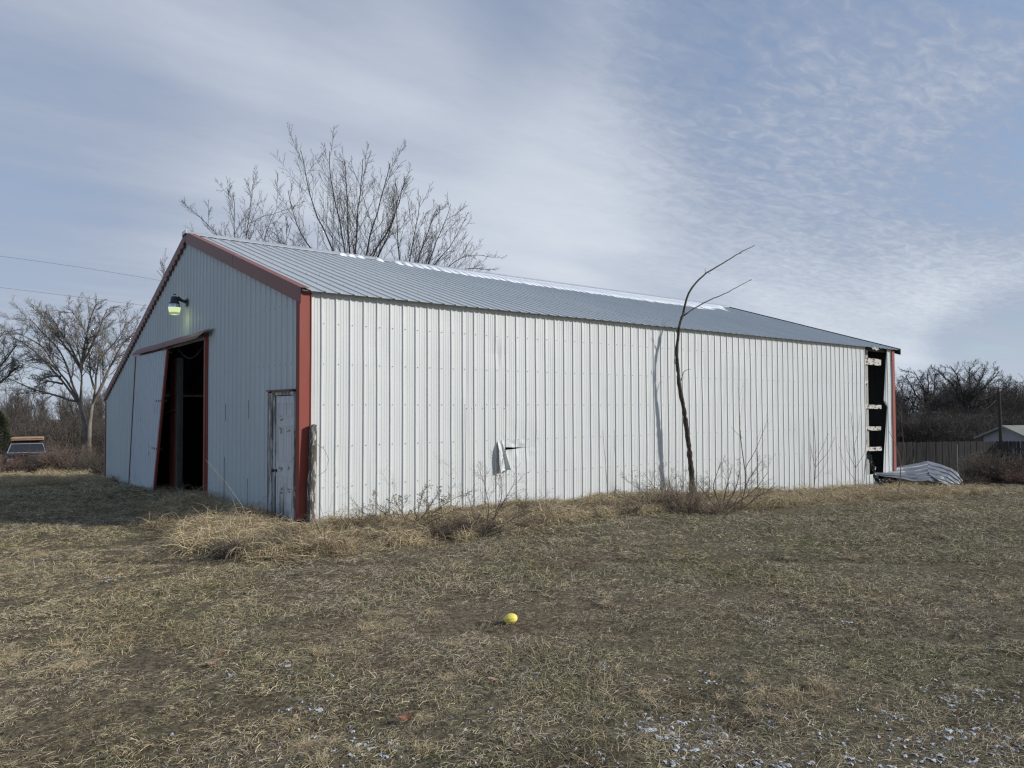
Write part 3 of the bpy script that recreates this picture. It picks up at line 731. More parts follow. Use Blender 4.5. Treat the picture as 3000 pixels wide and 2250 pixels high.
def tubes(fm, P, R, n=3):
    """P (B,m,3) centre lines, R (B,m) radii"""
    B, m, _ = P.shape; T = norm(np.gradient(P, axis=1)); ref = np.array([.31, .17, .93]); ref2 = np.array([.93, .31, .17])
    rr = np.where((np.abs(T[:, :1, 2:3]) > .93), ref2, ref); A = norm(np.cross(T, np.broadcast_to(rr, T.shape))); Bn = np.cross(T, A)
    th = np.arange(n)*2*pi/n
    V = P[:, :, None]+R[:, :, None, None]*(A[:, :, None]*np.cos(th)[None, None, :, None]+Bn[:, :, None]*np.sin(th)[None, None, :, None])
    idx = np.arange(B*m*n).reshape(B, m, n); a = idx[:, :-1]; b = idx[:, 1:]
    q = np.stack([a, np.roll(a, -1, 2), np.roll(b, -1, 2), b], -1).reshape(-1, 4)
    fm.add(V.reshape(-1, 3), q)
def sprout(P, R, nch, rg, t0=.25, t1=.98, ang=(25, 55), ratio=.5, wig=.12, up=.1, m=5, rr=.6, rmin=.004, taper=.6, grav=0., keep=1., lmin=.05):
    B, M_, _ = P.shape; t = t0+(t1-t0)*(np.arange(nch)[None]+rg.random((B, nch)))/nch
    Lp = np.linalg.norm(np.diff(P, axis=1), axis=2).sum(1)
    f = t*(M_-1); i = np.clip(f.astype(int), 0, M_-2); w = (f-i)[..., None]; bi = np.arange(B)[:, None]
    pos = P[bi, i]*(1-w)+P[bi, i+1]*w; T = norm(P[bi, i+1]-P[bi, i]); r = R[bi, i]*(1-w[..., 0])+R[bi, i+1]*w[..., 0]
    rnd = rg.normal(size=(B, nch, 3)); perp = norm(rnd-(rnd*T).sum(-1, keepdims=True)*T)
    a = np.radians(rg.uniform(*ang, size=(B, nch)))[..., None]
    d = norm(T*np.cos(a)+perp*np.sin(a)+np.array([0, 0, up]))
    ln = Lp[:, None]*ratio*(1-taper*t)*rg.uniform(.6, 1.25, size=(B, nch))
    pos, d, ln, r = (x.reshape(-1, *x.shape[2:]) for x in (pos, d, ln, r))
    k = (rg.random(len(ln)) < keep) & (ln > lmin); pos, d, ln, r = pos[k], d[k], ln[k], r[k]
    n = len(ln); C = np.zeros((n, m, 3)); C[:, 0] = pos
    for j in range(1, m):
        d = norm(d+rg.normal(size=(n, 3))*wig+np.array([0, 0, up*.5-grav])); C[:, j] = C[:, j-1]+d*(ln/(m-1))[:, None]
    r0 = np.maximum(r*rr, rmin); RR = r0[:, None]*np.linspace(1, .35, m)[None]; RR = np.maximum(RR, rmin*.6)
    return C, RR
def resample(pts, m):
    pts = np.asarray(pts, float); d = np.r_[0, np.cumsum(np.linalg.norm(np.diff(pts, axis=0), axis=1))]
    s = np.linspace(0, d[-1], m); return np.stack([np.interp(s, d, pts[:, k]) for k in range(3)], 1)
def smooth_line(P, it=2):
    for _ in range(it): P = np.concatenate([P[:1], (P[:-2]+2*P[1:-1]+P[2:])/4, P[-1:]])
    return P
def limbs_from(px, D, rg, spread=.25, m=10, wob=.02):
    """main limbs as drawn in the photo, carried off in depth as they climb"""
    out = []
    for pl in px:
        drift = rg.uniform(-1, 1)*spread if len(pl) < 4 or not isinstance(pl[-1], float) else pl[-1]
        pts = [p for p in pl if not isinstance(p, float)]; n = len(pts); base = at(pts[0][0]*K, pts[0][1]*K, D); P = []
        tot = D*math.hypot(pts[-1][0]-pts[0][0], pts[-1][1]-pts[0][1])*K/F_PX
        for i, (x, y) in enumerate(pts): P.append(at(x*K, y*K, D+drift*tot*i/(n-1)))
        P = smooth_line(resample(P, m), 2); sc = tot*wob; P[1:] += np.cumsum(rg.normal(size=(m-1, 3)), 0)*sc/2; out.append(P)
    return np.array(out)

def big_tree(name, trunk_px, limb_px, D, r_trunk, r_limb, levels, mat, label, group, seed, spread=.5, n_side=7, depths=None, cat='tree', wob=.012):
    rg = np.random.default_rng(seed)
    b = trunk_px[0][0]; base = at(b[0]*K, b[1]*K, D); base[2] = gz(base[0], base[1])-.05
    root = empty(name, tuple(base), label, cat, group)
    tr = FM()
    TP = limbs_from(trunk_px, D, rg, .05, 10, .006)
    TP[:, 0, 2] = np.minimum(TP[:, 0, 2], base[2]-.2) if len(TP) else 0
    TR = np.array([np.linspace(r_trunk, r_limb*1.25, 10)]*len(TP)); TR[:, 0] *= 1.35; tubes(tr, TP, TR, 12)
    LP = limbs_from(limb_px, D, rg, spread, 12, wob); LR = np.array([np.linspace(r_limb, r_limb*.28, 12)]*len(LP)); 
    tubes(tr, LP, LR, n_side); tr.build('trunk', mat, root, origin=tuple(base))
    cr = FM(); P, R = LP, LR
    for k, lv in enumerate(levels):
        P, R = sprout(P, R, rg=rg, **lv); tubes(cr, P, R, 4 if k == 0 else 3)
    cr.build('crown', mat, root, origin=tuple(base))
    return root

GT = 'bare trees rising behind the barn'
lv = [dict(nch=12, t0=.06, ang=(22, 48), ratio=.54, wig=.05, up=.10, m=9, rr=.45, rmin=.009, taper=.66),
      dict(nch=9, t0=.12, ang=(25, 52), ratio=.40, wig=.07, up=.10, m=6, rr=.45, rmin=.0065, taper=.5),
      dict(nch=6, t0=.15, ang=(25, 60), ratio=.40, wig=.1, up=.06, m=4, rr=.55, rmin=.005, taper=.5, keep=.9)]
big_tree('bare_tree', [[(520, 960), (522, 700)]], [[(522, 700), (530, 560), (541, 460), (546, 390)], [(522, 690), (500, 560), (455, 500), (400, 455)], [(522, 690), (560, 560), (590, 480), (612, 440)],
    [(522, 690), (515, 560), (505, 460), (498, 420)], [(524, 700), (570, 620), (610, 540), (625, 480)], [(520, 700), (450, 690), (390, 640), (345, 585)]],
    30, .12, .030, lv, M['bark_maple'], 'smaller bare tree whose thin crown tops the barn peak', GT, 11)
big_tree('bare_tree', [[(762, 980), (762, 640)]], [[(762, 640), (745, 500), (728, 400), (720, 330)], [(762, 640), (775, 500), (782, 400), (783, 335)], [(762, 640), (715, 520), (672, 430), (652, 335)], [(762, 640), (690, 560), (640, 490), (626, 410)],
    [(762, 640), (800, 520), (825, 430), (838, 365)], [(762, 640), (690, 590), (640, 545), (612, 520)], [(764, 640), (830, 540), (862, 460), (880, 400)], [(762, 640), (755, 500), (752, 420), (748, 350)], [(764, 640), (805, 560), (850, 500), (870, 430)]],
    32, .18, .044, lv, M['bark_maple'], 'tallest bare tree standing behind the barn roof', GT, 12)
big_tree('bare_tree', [[(895, 1000), (880, 660)]], [[(880, 660), (885, 560), (905, 480), (912, 425)], [(880, 660), (925, 560), (950, 500), (968, 445)], [(880, 660), (950, 590), (1000, 545), (1045, 548)], [(880, 660), (935, 570), (985, 510), (1000, 480)],
    [(880, 660), (862, 560), (858, 480), (860, 430)], [(882, 660), (960, 600), (1020, 575), (1058, 580)], [(882, 660), (900, 560), (930, 480), (940, 440)]],
    33, .14, .036, lv, M['bark_maple'], 'bare tree with rightward leaning crown low over the barn roof', GT, 13)

GL = 'bare trees left of the barn'
lvL = [dict(nch=12, t0=.22, ang=(22, 50), ratio=.50, wig=.09, up=.03, m=9, rr=.42, rmin=.016, taper=.5),
       dict(nch=11, t0=.1, ang=(20, 48), ratio=.42, wig=.11, up=.03, m=6, rr=.45, rmin=.010, taper=.4),
       dict(nch=9, t0=.1, ang=(25, 60), ratio=.5, wig=.14, up=.05, m=4, rr=.5, rmin=.0075, taper=.4)]
def Zq(*pp): return [(x/4.1476/K, (y/4.1476+850)/K) for x, y in pp]
big_tree('bare_tree', [Zq((1060, 2230), (1045, 1800), (1015, 1550), (965, 1400)), Zq((1085, 2230), (1075, 1800), (1095, 1550), (1130, 1380))],
    [Zq((965, 1400), (860, 1200), (760, 1100), (700, 980), (560, 880), (470, 760), (300, 640), (200, 600)), Zq((965, 1400), (880, 1200), (740, 1030), (660, 880), (540, 680), (380, 560), (200, 480)), Zq((965, 1390), (890, 1180), (860, 1000), (840, 860), (800, 740), (640, 600), (520, 450), (400, 330)),
     Zq((970, 1400), (985, 1100), (985, 900), (960, 700), (880, 560), (760, 480)), Zq((985, 950), (900, 800), (770, 640), (650, 500), (560, 330), (500, 200)), Zq((985, 1000), (1000, 880), (1060, 620), (1000, 450), (880, 300), (780, 170)), Zq((990, 900), (1080, 760), (1160, 560), (1250, 380), (1330, 230)), Zq((985, 1000), (990, 850), (1040, 560), (1080, 450), (1120, 300), (1180, 190)),
     Zq((1130, 1380), (1240, 1150), (1290, 980), (1390, 800), (1430, 680), (1540, 560), (1640, 500)), Zq((1130, 1380), (1150, 1200), (1150, 1000), (1200, 820), (1330, 700), (1420, 600), (1500, 400)), Zq((1140, 1350), (1200, 1250), (1280, 1000), (1400, 780), (1600, 750)), Zq((1150, 1200), (1110, 1050), (1100, 820), (1080, 700)),
     Zq((930, 1350), (700, 1290), (450, 1220), (250, 1150), (120, 1080), (60, 1040)), Zq((760, 1140), (560, 1100), (430, 1190)), Zq((740, 1050), (620, 1040), (500, 1080), (380, 1080)), Zq((985, 950), (880, 700), (740, 520), (640, 330)), Zq((700, 980), (620, 900), (480, 850), (330, 790))],
    50, .22, .080, lvL, M['bark_pale'], 'large forked bare tree with grey trunks left of the barn', GL, 21, spread=.22)
big_tree('bare_tree', [[(-45, 1000), (-50, 880)]], [[(-50, 880), (-45, 800), (-20, 740), (0, 712)], [(-50, 880), (-20, 820), (10, 775), (32, 745)], [(-50, 880), (-15, 840), (20, 810), (42, 792)], [(-50, 880), (-70, 800), (-80, 730)], [(-50, 880), (-60, 790), (-50, 720)], [(-50, 880), (-100, 830), (-130, 780)]],
    52, .3, .11, lvL, M['bark'], 'bare tree cut by the left edge of the view', GL, 22)

GR = 'bare trees right of the barn'
lvR = [dict(nch=16, t0=.12, ang=(25, 60), ratio=.44, wig=.18, up=.03, m=9, rr=.55, rmin=.026, taper=.5),
       dict(nch=9, t0=.12, ang=(28, 65), ratio=.45, wig=.24, up=.04, m=7, rr=.5, rmin=.016, taper=.45),
       dict(nch=7, t0=.15, ang=(30, 65), ratio=.45, wig=.25, up=.04, m=4, rr=.5, rmin=.011, taper=.4)]
big_tree('bare_tree', [[(2092, 985), (2091, 930), (2090, 895)]], [[(2090, 900), (2088, 850), (2095, 820), (2085, 800), (2092, 785)], [(2090, 890), (2075, 850), (2050, 820), (2030, 800)], [(2090, 905), (2060, 880), (2030, 860), (2000, 850)], [(2090, 900), (2110, 860), (2140, 835), (2165, 812)],
     [(2090, 905), (2125, 880), (2155, 850), (2172, 835)], [(2090, 895), (2100, 850), (2125, 815), (2130, 795)], [(2090, 895), (2070, 840), (2065, 810), (2055, 790)], [(2092, 920), (2130, 900), (2170, 895)], [(2090, 920), (2050, 900), (2010, 895)], [(2090, 930), (2060, 925), (2020, 940)], [(2092, 935), (2130, 930), (2160, 945)]],
    85, .34, .15, lvR, M['bark_oak'], 'broad dark oak behind the fence, crown against the sky', GR, 31, spread=.5, wob=.03)
big_tree('bare_tree', [[(2010, 985), (2008, 900)]], [[(2008, 900), (2000, 850), (1990, 825), (1975, 808)], [(2008, 900), (2015, 850), (2010, 820), (2018, 800)], [(2008, 900), (1985, 860), (1965, 835), (1955, 815)], [(2008, 900), (2025, 860), (2040, 830)], [(2008, 900), (1980, 880), (1955, 860)], [(2008, 900), (2030, 870), (2050, 860)], [(2008, 900), (2000, 845), (2002, 815), (2000, 803)]],
    95, .30, .13, lvR, M['bark_oak'], 'dark bare tree nearest the right corner of the barn', GR, 32, spread=.5, wob=.03)
big_tree('bare_tree', [[(2196, 985), (2192, 910)]], [[(2192, 910), (2180, 870), (2175, 845), (2172, 832)], [(2192, 910), (2196, 870), (2200, 835)], [(2192, 910), (2210, 870), (2225, 835)], [(2192, 910), (2170, 890), (2160, 870)], [(2192, 910), (2215, 890), (2240, 870)]],
    110, .3, .13, lvR, M['bark_oak'], 'bare tree behind the utility pole at the right edge', GR, 33, spread=.5, wob=.03)

# woods beyond the fields
hid = bpy.data.collections.new('scatter_sources')
def src(fm, name, mat, smooth=False):
    me = fm.mesh(name, smooth); me.materials.append(mat); o = bpy.data.objects.new(name, me); hid.objects.link(o); return o
def wood_tree(seed, h, spread, low):
    rg = np.random.default_rng(seed); fm = FM(); n = rg.integers(3, 6)
    P = np.zeros((n, 10, 3)); R = np.zeros((n, 10))
    for i in range(n):
        a = rg.random()*6.28; x = np.linspace(0, 1, 10)
        P[i, :, 2] = x*h*rg.uniform(.75, 1); P[i, :, 0] = cos(a)*spread*h*x**1.6; P[i, :, 1] = sin(a)*spread*h*x**1.6
        P[i, 1:] += np.cumsum(rg.normal(size=(9, 3)), 0)*h*.008; R[i] = np.linspace(.16, .03, 10)*h/12
    tubes(fm, P, R, 5)
    P1, R1 = sprout(P, R, 12, rg, t0=low, ang=(25, 60), ratio=.36, wig=.14, up=.12, m=6, rr=.5, rmin=.022, taper=.5); tubes(fm, P1, R1, 3)
    P2, R2 = sprout(P1, R1, 7, rg, t0=.15, ang=(25, 60), ratio=.45, wig=.16, up=.08, m=4, rr=.5, rmin=.016, taper=.4); tubes(fm, P2, R2, 3)
    P3, R3 = sprout(P2, R2, 4, rg, t0=.15, ang=(25, 60), ratio=.5, wig=.16, up=.05, m=3, rr=.5, rmin=.012, taper=.4); tubes(fm, P3, R3, 3)
    return fm
def brush_src(seed, h, nst=22, spread=.55):
    rg = np.random.default_rng(seed); fm = FM(); P = np.zeros((nst, 7, 3)); R = np.zeros((nst, 7)); x = np.linspace(0, 1, 7)
    for i in range(nst):
        a = rg.random()*6.28; s = spread*rg.uniform(.2, 1.2); o = rg.normal(size=2)*.18*h
        P[i, :, 2] = x*h*rg.uniform(.6, 1)*(1-.25*s*x); P[i, :, 0] = o[0]+cos(a)*s*h*x**1.3; P[i, :, 1] = o[1]+sin(a)*s*h*x**1.3
        P[i, 1:] += np.cumsum(rg.normal(size=(6, 3)), 0)*h*.018; R[i] = np.linspace(.011, .004, 7)*h
    tubes(fm, P, R, 3)
    P1, R1 = sprout(P, R, 8, rg, t0=.15, ang=(25, 65), ratio=.42, wig=.18, up=.03, m=5, rr=.6, rmin=.0028*h, taper=.4); tubes(fm, P1, R1, 3)
    P2, R2 = sprout(P1, R1, 5, rg, t0=.15, ang=(25, 65), ratio=.45, wig=.18, up=.03, m=3, rr=.6, rmin=.0022*h, taper=.4); tubes(fm, P2, R2, 3)
    return fm
def scatter(name, sources, pts, rots, scls, idx, **props):
    """one stuff object: the sources stand at the points"""
    c = bpy.data.collections.new(name+'_parts'); hid_names = []
    for o in sources: c.objects.link(o)
    order = sorted(range(len(sources)), key=lambda i: sources[i].name); inv = {order[k]: k for k in range(len(order))}
    me = bpy.data.meshes.new(name); n = len(pts); me.vertices.add(n); me.vertices.foreach_set('co', np.asarray(pts, np.float32).ravel())
    a = me.attributes.new('rot', 'FLOAT_VECTOR', 'POINT'); a.data.foreach_set('vector', np.asarray(rots, np.float32).ravel())
    a = me.attributes.new('scl', 'FLOAT_VECTOR', 'POINT'); a.data.foreach_set('vector', np.asarray(scls, np.float32).ravel())
    a = me.attributes.new('idx', 'INT', 'POINT'); a.data.foreach_set('value', np.array([inv[int(i)] for i in idx], np.int32))
    o = bpy.data.objects.new(name, me); COL.objects.link(o)
    ng = bpy.data.node_groups.new(name, 'GeometryNodeTree'); ng.interface.new_socket('Geometry', in_out='INPUT', socket_type='NodeSocketGeometry'); ng.interface.new_socket('Geometry', in_out='OUTPUT', socket_type='NodeSocketGeometry')
    gi = ng.nodes.new('NodeGroupInput'); go = ng.nodes.new('NodeGroupOutput'); ci = ng.nodes.new('GeometryNodeCollectionInfo'); ci.inputs['Collection'].default_value = c; ci.inputs['Separate Children'].default_value = True; ci.inputs['Reset Children'].default_value = True
    ip = ng.nodes.new('GeometryNodeInstanceOnPoints'); ip.inputs['Pick Instance'].default_value = True
    def attr(nm, ty):
        x = ng.nodes.new('GeometryNodeInputNamedAttribute'); x.data_type = ty; x.inputs['Name'].default_value = nm; return next(s_ for s_ in x.outputs if s_.enabled and s_.name == 'Attribute')
    mp_ = ng.nodes.new('GeometryNodeMeshToPoints')
    ng.links.new(gi.outputs[0], mp_.inputs[0]); ng.links.new(mp_.outputs[0], ip.inputs['Points']); ng.links.new(ci.outputs[0], ip.inputs['Instance'])
    ng.links.new(attr('idx', 'INT'), ip.inputs['Instance Index']); ng.links.new(attr('rot', 'FLOAT_VECTOR'), ip.inputs['Rotation']); ng.links.new(attr('scl', 'FLOAT_VECTOR'), ip.inputs['Scale'])
    ng.links.new(ip.outputs[0], go.inputs[0]); md = o.modifiers.new('scatter', 'NODES'); md.node_group = ng
    return set_props(o, props.get('label'), props.get('cat'), None, 'stuff')
def lat(D, s):                                                     # ground point at depth D and sideways s
    p = np.array([CAM[0]+sin(YAW)*D+cos(YAW)*s, CAM[1]+cos(YAW)*D-sin(YAW)*s]); return p
WT = [src(wood_tree(100+i, 11, (.16, .22, .28, .12)[i], (.2, .3, .15, .25)[i]), 'wood_tree', M['bark_woods']) for i in range(4)]
WB = [src(brush_src(140+i, 3.0), 'wood_brush', M['twig_dark']) for i in range(3)]
rg = np.random.default_rng(5)
def band(n, D0, D1, s0, s1, smin, smax, ks):
    r = []
    for _ in range(n):
        D = rg.uniform(D0, D1); s = rg.uniform(s0, s1)*D; p = lat(D, s); sc = rg.uniform(smin, smax)
        r.append(((p[0], p[1], gz(p[0], p[1])-.1), (0, 0, rg.random()*6.28), (sc, sc, sc*rg.uniform(.85, 1.1)), rg.choice(ks)))
    return r
def scat(name, srcs, items, **props):
    scatter(name, srcs, [i[0] for i in items], [i[1] for i in items], [i[2] for i in items], [i[3] for i in items], **props)
it = band(120, 105, 135, .42, .90, .62, .84, [0, 1, 2, 3]) + band(110, 90, 110, .42, .80, .42, .64, [0, 1, 2, 3]) + band(60, 115, 150, -.95, .42, .50, .65, [0, 1, 2, 3]) + band(300, 66, 98, .44, .80, .8, 1.4, [4, 5, 6]) + band(120, 60, 75, .46, .62, .8, 1.3, [4, 5, 6])
scat('right_woods', WT+WB, it, label='dense dark bare woods along the horizon behind fence', cat='woods')
it = band(90, 100, 140, -.95, -.50, .48, .70, [0, 1, 2, 3]) + band(60, 75, 100, -.90, -.48, .30, .45, [0, 1, 2, 3]) + band(60, 62, 80, -.85, -.48, .5, .9, [4, 5, 6]) + band(45, 52, 62, -.66, -.48, .8, 1.2, [4, 5, 6])
scat('left_woods', [o.copy() for o in WT+WB], it, label='grey bare woods on the horizon left of the barn', cat='woods')

# ------------------------------------------------------------------ grass
def blades(n, rad, lmin, lmax, wid, lean, pal, seed, flat=.5, segs=3, zmax=None):
    """a patch of n curved blades inside radius rad"""
    rg = np.random.default_rng(seed); a = rg.random(n)*2*pi; r = rad*np.sqrt(rg.random(n)); base = np.stack([r*np.cos(a), r*np.sin(a), np.full(n, -.008)], 1)
    az = rg.random(n)*2*pi; el = np.radians(rg.uniform(*lean, size=n)); ln = rg.uniform(lmin, lmax, n)*rg.uniform(.6, 1.1, n); w = wid*rg.uniform(.6, 1.3, n)
    hd = np.stack([np.cos(az), np.sin(az), np.zeros(n)], 1); sd = np.stack([-np.sin(az), np.cos(az), np.zeros(n)], 1)
    turn = rg.normal(size=n)*.5; V = np.zeros((n, segs+1, 2, 3)); p = base.copy(); e = el.copy(); az2 = az.copy()
    roll = rg.uniform(-1, 1, n)
    for k in range(segs+1):
        t = k/segs; ww = w*(1-.85*t**1.5)*.5
        up_ = np.array([0, 0, 1.]); s_ = sd*np.cos(roll)[:, None]+up_*np.sin(roll)[:, None]
        V[:, k, 0] = p-s_*ww[:, None]; V[:, k, 1] = p+s_*ww[:, None]
        d = np.stack([np.cos(az2)*np.cos(e), np.sin(az2)*np.cos(e), np.sin(e)], 1); p = p+d*(ln/segs)[:, None]; e = e-flat*rg.uniform(.3, 1.4, n)/segs*1.5; az2 = az2+turn/segs
        if k < segs: p[:, 2] = np.maximum(p[:, 2], .002)
    idx = np.arange(n*(segs+1)*2).reshape(n, segs+1, 2); q = np.stack([idx[:, :-1, 0], idx[:, :-1, 1], idx[:, 1:, 1], idx[:, 1:, 0]], -1).reshape(-1, 4)
    pal = np.array(pal); wts = pal[:, 3]/pal[:, 3].sum(); c = pal[rg.choice(len(pal), n, p=wts), :3]*rg.uniform(.65, 1.3, (n, 1)); C = np.repeat(c, (segs+1)*2, 0)
    fm = FM(); fm.add(V.reshape(-1, 3), q, C); return fm
TAN = (.60, .50, .33); TAN2 = (.44, .36, .23); OLV = (.27, .245, .14); GRN = (.11, .135, .055); BRN = (.22, .165, .12); GRY = (.46, .415, .35)
pal0 = [(*TAN, 3), (*TAN2, 4), (*OLV, 3), (*GRN, 1.2), (*BRN, 3.5), (*GRY, 2)]
pal1 = [(*TAN, 2), (*TAN2, 3), (*OLV, 4), (*GRN, 2.5), (*BRN, 3), (*GRY, 1)]
pal2 = [(*TAN, 3), (*TAN2, 3), (*OLV, 1), (*GRN, .3), (*BRN, 4), (*GRY, 3)]
GA = [src(blades(150, .14, .035, .105, .0030, (0, 34), (pal0, pal1, pal2, pal0, pal0, pal2)[i], 300+i, flat=.8), 'grass_near', M['blade']) for i in range(6)]
GA += [src(blades(170, .15, .06, .14, .0030, (8, 60), (pal0, pal1)[i], 310+i, flat=1.0), 'grass_near', M['blade']) for i in range(2)]
GB = [src(blades(170, .24, .05, .14, .0052, (3, 42), (pal0, pal1, pal2, pal0)[i], 320+i, flat=.8, segs=2), 'grass_mid', M['blade']) for i in range(4)]
GC = [src(blades(200, .60, .07, .18, .012, (5, 50), (pal0, pal1, pal2)[i], 330+i, flat=.7, segs=2), 'grass_far', M['blade']) for i in range(3)]
items = []
rg = np.random.default_rng(9)
def ring(D0, D1, sp, ks, sc0, sc1, kk=None):
    D = D0
    while D < D1:
        s = -.80*D-.5
        while s < .80*D+.5:
            d = D+rg.uniform(-.5, .5)*sp; q = s+rg.uniform(-.5, .5)*sp; p = lat(d, q); s += sp
            if 0.05 < p[0] < L-.1 and -.02 < p[1] < W: continue
            if p[0] > -.05 and p[1] > .1 and p[0] < L and p[1] < W: continue
            dens_ = float(fbm(np.array(p[0]*.9), np.array(p[1]*.9), 3, 21)); dn2 = float(fbm(np.array(p[0]*2.6), np.array(p[1]*2.6), 2, 24)); sc = rg.uniform(sc0, sc1)*(1+.45*dens_+.3*dn2)
            rr_ = abs(d-8.15-.18*sin(q*.6)+.03*q); r2_ = abs(d-5.6-.12*sin(q*.9+1))
            if (rr_ < .17 and vnoise(q*.7, d*.3, 3) > -.2 and rg.random() < .93) or (r2_ < .16 and vnoise(q*.6, d*.3, 31) > 0 and rg.random() < .7) or (dn2 < -.33 and rg.random() < .7): continue
            k = rg.choice(ks)
            if kk and dens_ > .15 and rg.random() < .5: k = rg.choice(kk)
            x, y = p; e = .05; nx = (gz(x-e, y)-gz(x+e, y))/(2*e); ny = (gz(x, y-e)-gz(x, y+e))/(2*e)
            items.append(((x, y, gz(x, y)), (-ny*.9, nx*.9, rg.random()*6.28), (sc, sc, sc*rg.uniform(.75, 1.15)), k))
        D += sp
ring(2.9, 6.2, .135, range(6), .85, 1.15, (6, 7))
ring(6.2, 9.5, .175, range(6), 1.05, 1.35, (6, 7))
ring(9.5, 15, .25, range(8, 12), .9, 1.15)
ring(15, 24, .36, range(8, 12), 1.3, 1.7)
ring(24, 46, .62, range(12, 15), .9, 1.2)
scat('grass', GA+GB+GC, items, label='short dormant tan and olive yard grass', cat='grass')

# tall dry grass along the walls
def tuft(n, h, wid, pal, seed, spread=.10, droop=1.2, lean=(45, 88), rad=.12):
    return blades(n, rad, h*.55, h, wid, lean, pal, seed, flat=droop, segs=6)
STR = (.56, .465, .29); STR2 = (.45, .36, .215); DRY = (.34, .265, .175); DK = (.19, .145, .11)
TP_ = [[(*STR, 4), (*STR2, 3), (*DRY, 1)], [(*STR2, 3), (*DRY, 3), (*STR, 1)], [(*DRY, 3), (*DK, 3), (*STR2, 1)], [(*STR, 2), (*STR2, 3), (*DRY, 2)]]
TU = [src(tuft((150, 170, 190, 140, 160, 120)[i], (.42, .34, .30, .50, .26, .55)[i], (.0055, .005, .004, .006, .005, .005)[i], TP_[(0, 1, 2, 3, 0, 1)[i]], 400+i, droop=(1.7, 1.5, 1.1, 1.9, 1.4, 2.0)[i]), 'grass_tuft', M['tallblade']) for i in range(6)]
LM = [src(blades((260, 240, 240)[i], .22, .10, .30, .0045, (0, 25), TP_[(1, 2, 0)[i]], 420+i, flat=.6, segs=4), 'grass_litter', M['tallblade']) for i in range(3)]
def inpoly(x, y, poly):
    c = False; n = len(poly)
    for i in range(n):
        x1, y1 = poly[i]; x2, y2 = poly[(i+1) % n]
        if (y1 > y) != (y2 > y) and x < (x2-x1)*(y-y1)/(y2-y1)+x1: c = not c
    return c
def poly_pts(poly, dens, cap=2000):
    """ground points inside an outline, dens per square metre"""
    G = [on_ground(x*K, y*K)[:2] for x, y in poly]; xs = [g[0] for g in G]; ys = [g[1] for g in G]
    n = int((max(xs)-min(xs))*(max(ys)-min(ys))*dens); r = []
    for _ in range(n):
        x = rg.uniform(min(xs), max(xs)); y = rg.uniform(min(ys), max(ys))
        if inpoly(x, y, G) and not (-.03 < x < L+.02 and y > -.03 and y < W): r.append((x, y))
    return r[:cap]
def gp(xd, yd, lift=0): return on_ground(xd*K, yd*K, lift)
tall = []
def put(poly, dens, ks, s0, s1, mult=1.):
    for x, y in poly_pts(poly, dens):
        sc = rg.uniform(s0, s1)*mult; tall.append(((x, y, gz(x, y)-.01), (rg.uniform(-.2, .2), rg.uniform(-.2, .2), rg.random()*6.28), (sc, sc, sc*rg.uniform(.85, 1.25)), rg.choice(ks)))
PA = [(375, 1168), (450, 1140), (560, 1142), (650, 1150), (760, 1140), (900, 1126), (1000, 1122), (1100, 1116), (1110, 1150), (1000, 1168), (900, 1182), (760, 1195), (640, 1208), (560, 1212), (450, 1195), (385, 1180)]
PB = [(1090, 1118), (1200, 1094), (1300, 1088), (1400, 1084), (1500, 1076), (1700, 1068), (1870, 1056), (1940, 1060), (2060, 1066), (2070, 1076), (1900, 1086), (1700, 1094), (1500, 1108), (1300, 1120), (1100, 1150)]
PC = [(330, 1098), (400, 1078), (450, 1088), (500, 1108), (590, 1136), (560, 1150), (440, 1150), (370, 1150), (320, 1130)]
put(PA, 34, [0, 1, 2, 4, 5, 6, 7, 8], .8, 1.35); put(PA, 16, [6, 7, 8], .8, 1.4)
put(PB, 30, [0, 1, 2, 3, 4, 6, 7, 8], .7, 1.25); put(PB, 10, [6, 7, 8], .8, 1.5)
put(PC, 30, [1, 2, 3, 5, 7], .8, 1.3); put(PC, 15, [6, 7], .8, 1.2)
put([(375, 1170), (430, 1140), (500, 1140), (560, 1150), (545, 1180), (470, 1200), (400, 1195)], 34, [0, 3], .9, 1.35)      # the bright straw fan
put([(0, 1032), (110, 1030), (230, 1034), (300, 1040), (260, 1046), (130, 1050), (0, 1056)], 7, [0, 1, 3], .8, 1.4)
put([(1880, 1052), (2080, 1056), (2212, 1062), (2212, 1070), (1900, 1074)], 6, [0, 1, 3, 6], .7, 1.2)
put([(0, 1012), (60, 1012), (225, 1020), (280, 1032), (120, 1034), (0, 1036)], 3, [0, 1, 3, 5], 1.0, 1.8)
for y in np.arange(.1, 14.8, .16): tall.append(((-rg.uniform(.03, .28), y, gz(-.1, y)-.01), (0, 0, rg.random()*6.28), (.5, .5, rg.uniform(.25, .55)), rg.choice([1, 2, 4])))
for x in np.arange(.2, 18.6, .075): tall.append(((x+rg.uniform(-.05, .05), -rg.uniform(.03, .22), gz(x, -.1)-.01), (0, 0, rg.random()*6.28), (.7, .7, rg.uniform(.4, .85)), rg.choice([0, 1, 2, 3, 4])))
for _ in range(60): x = -rg.uniform(-1.2, .6); y = rg.uniform(4.7, 7.2); tall.append(((x, y, gz(x, y)-.01), (0, 0, rg.random()*6.28), (.6, .6, rg.uniform(.25, .6)), rg.choice([1, 2, 6, 7])))
for _ in range(260):
    D = rg.uniform(3.6, 15); q = rg.uniform(-.72, .72)*D; p_ = lat(D, q)
    if p_[1] > -.6 and p_[0] > -.6: continue
    sc = rg.uniform(.22, .42); tall.append(((p_[0], p_[1], gz(*p_)-.01), (0, 0, rg.random()*6.28), (sc, sc, sc*rg.uniform(.5, 1.)), rg.choice([0, 1, 2, 3, 4, 7, 8])))
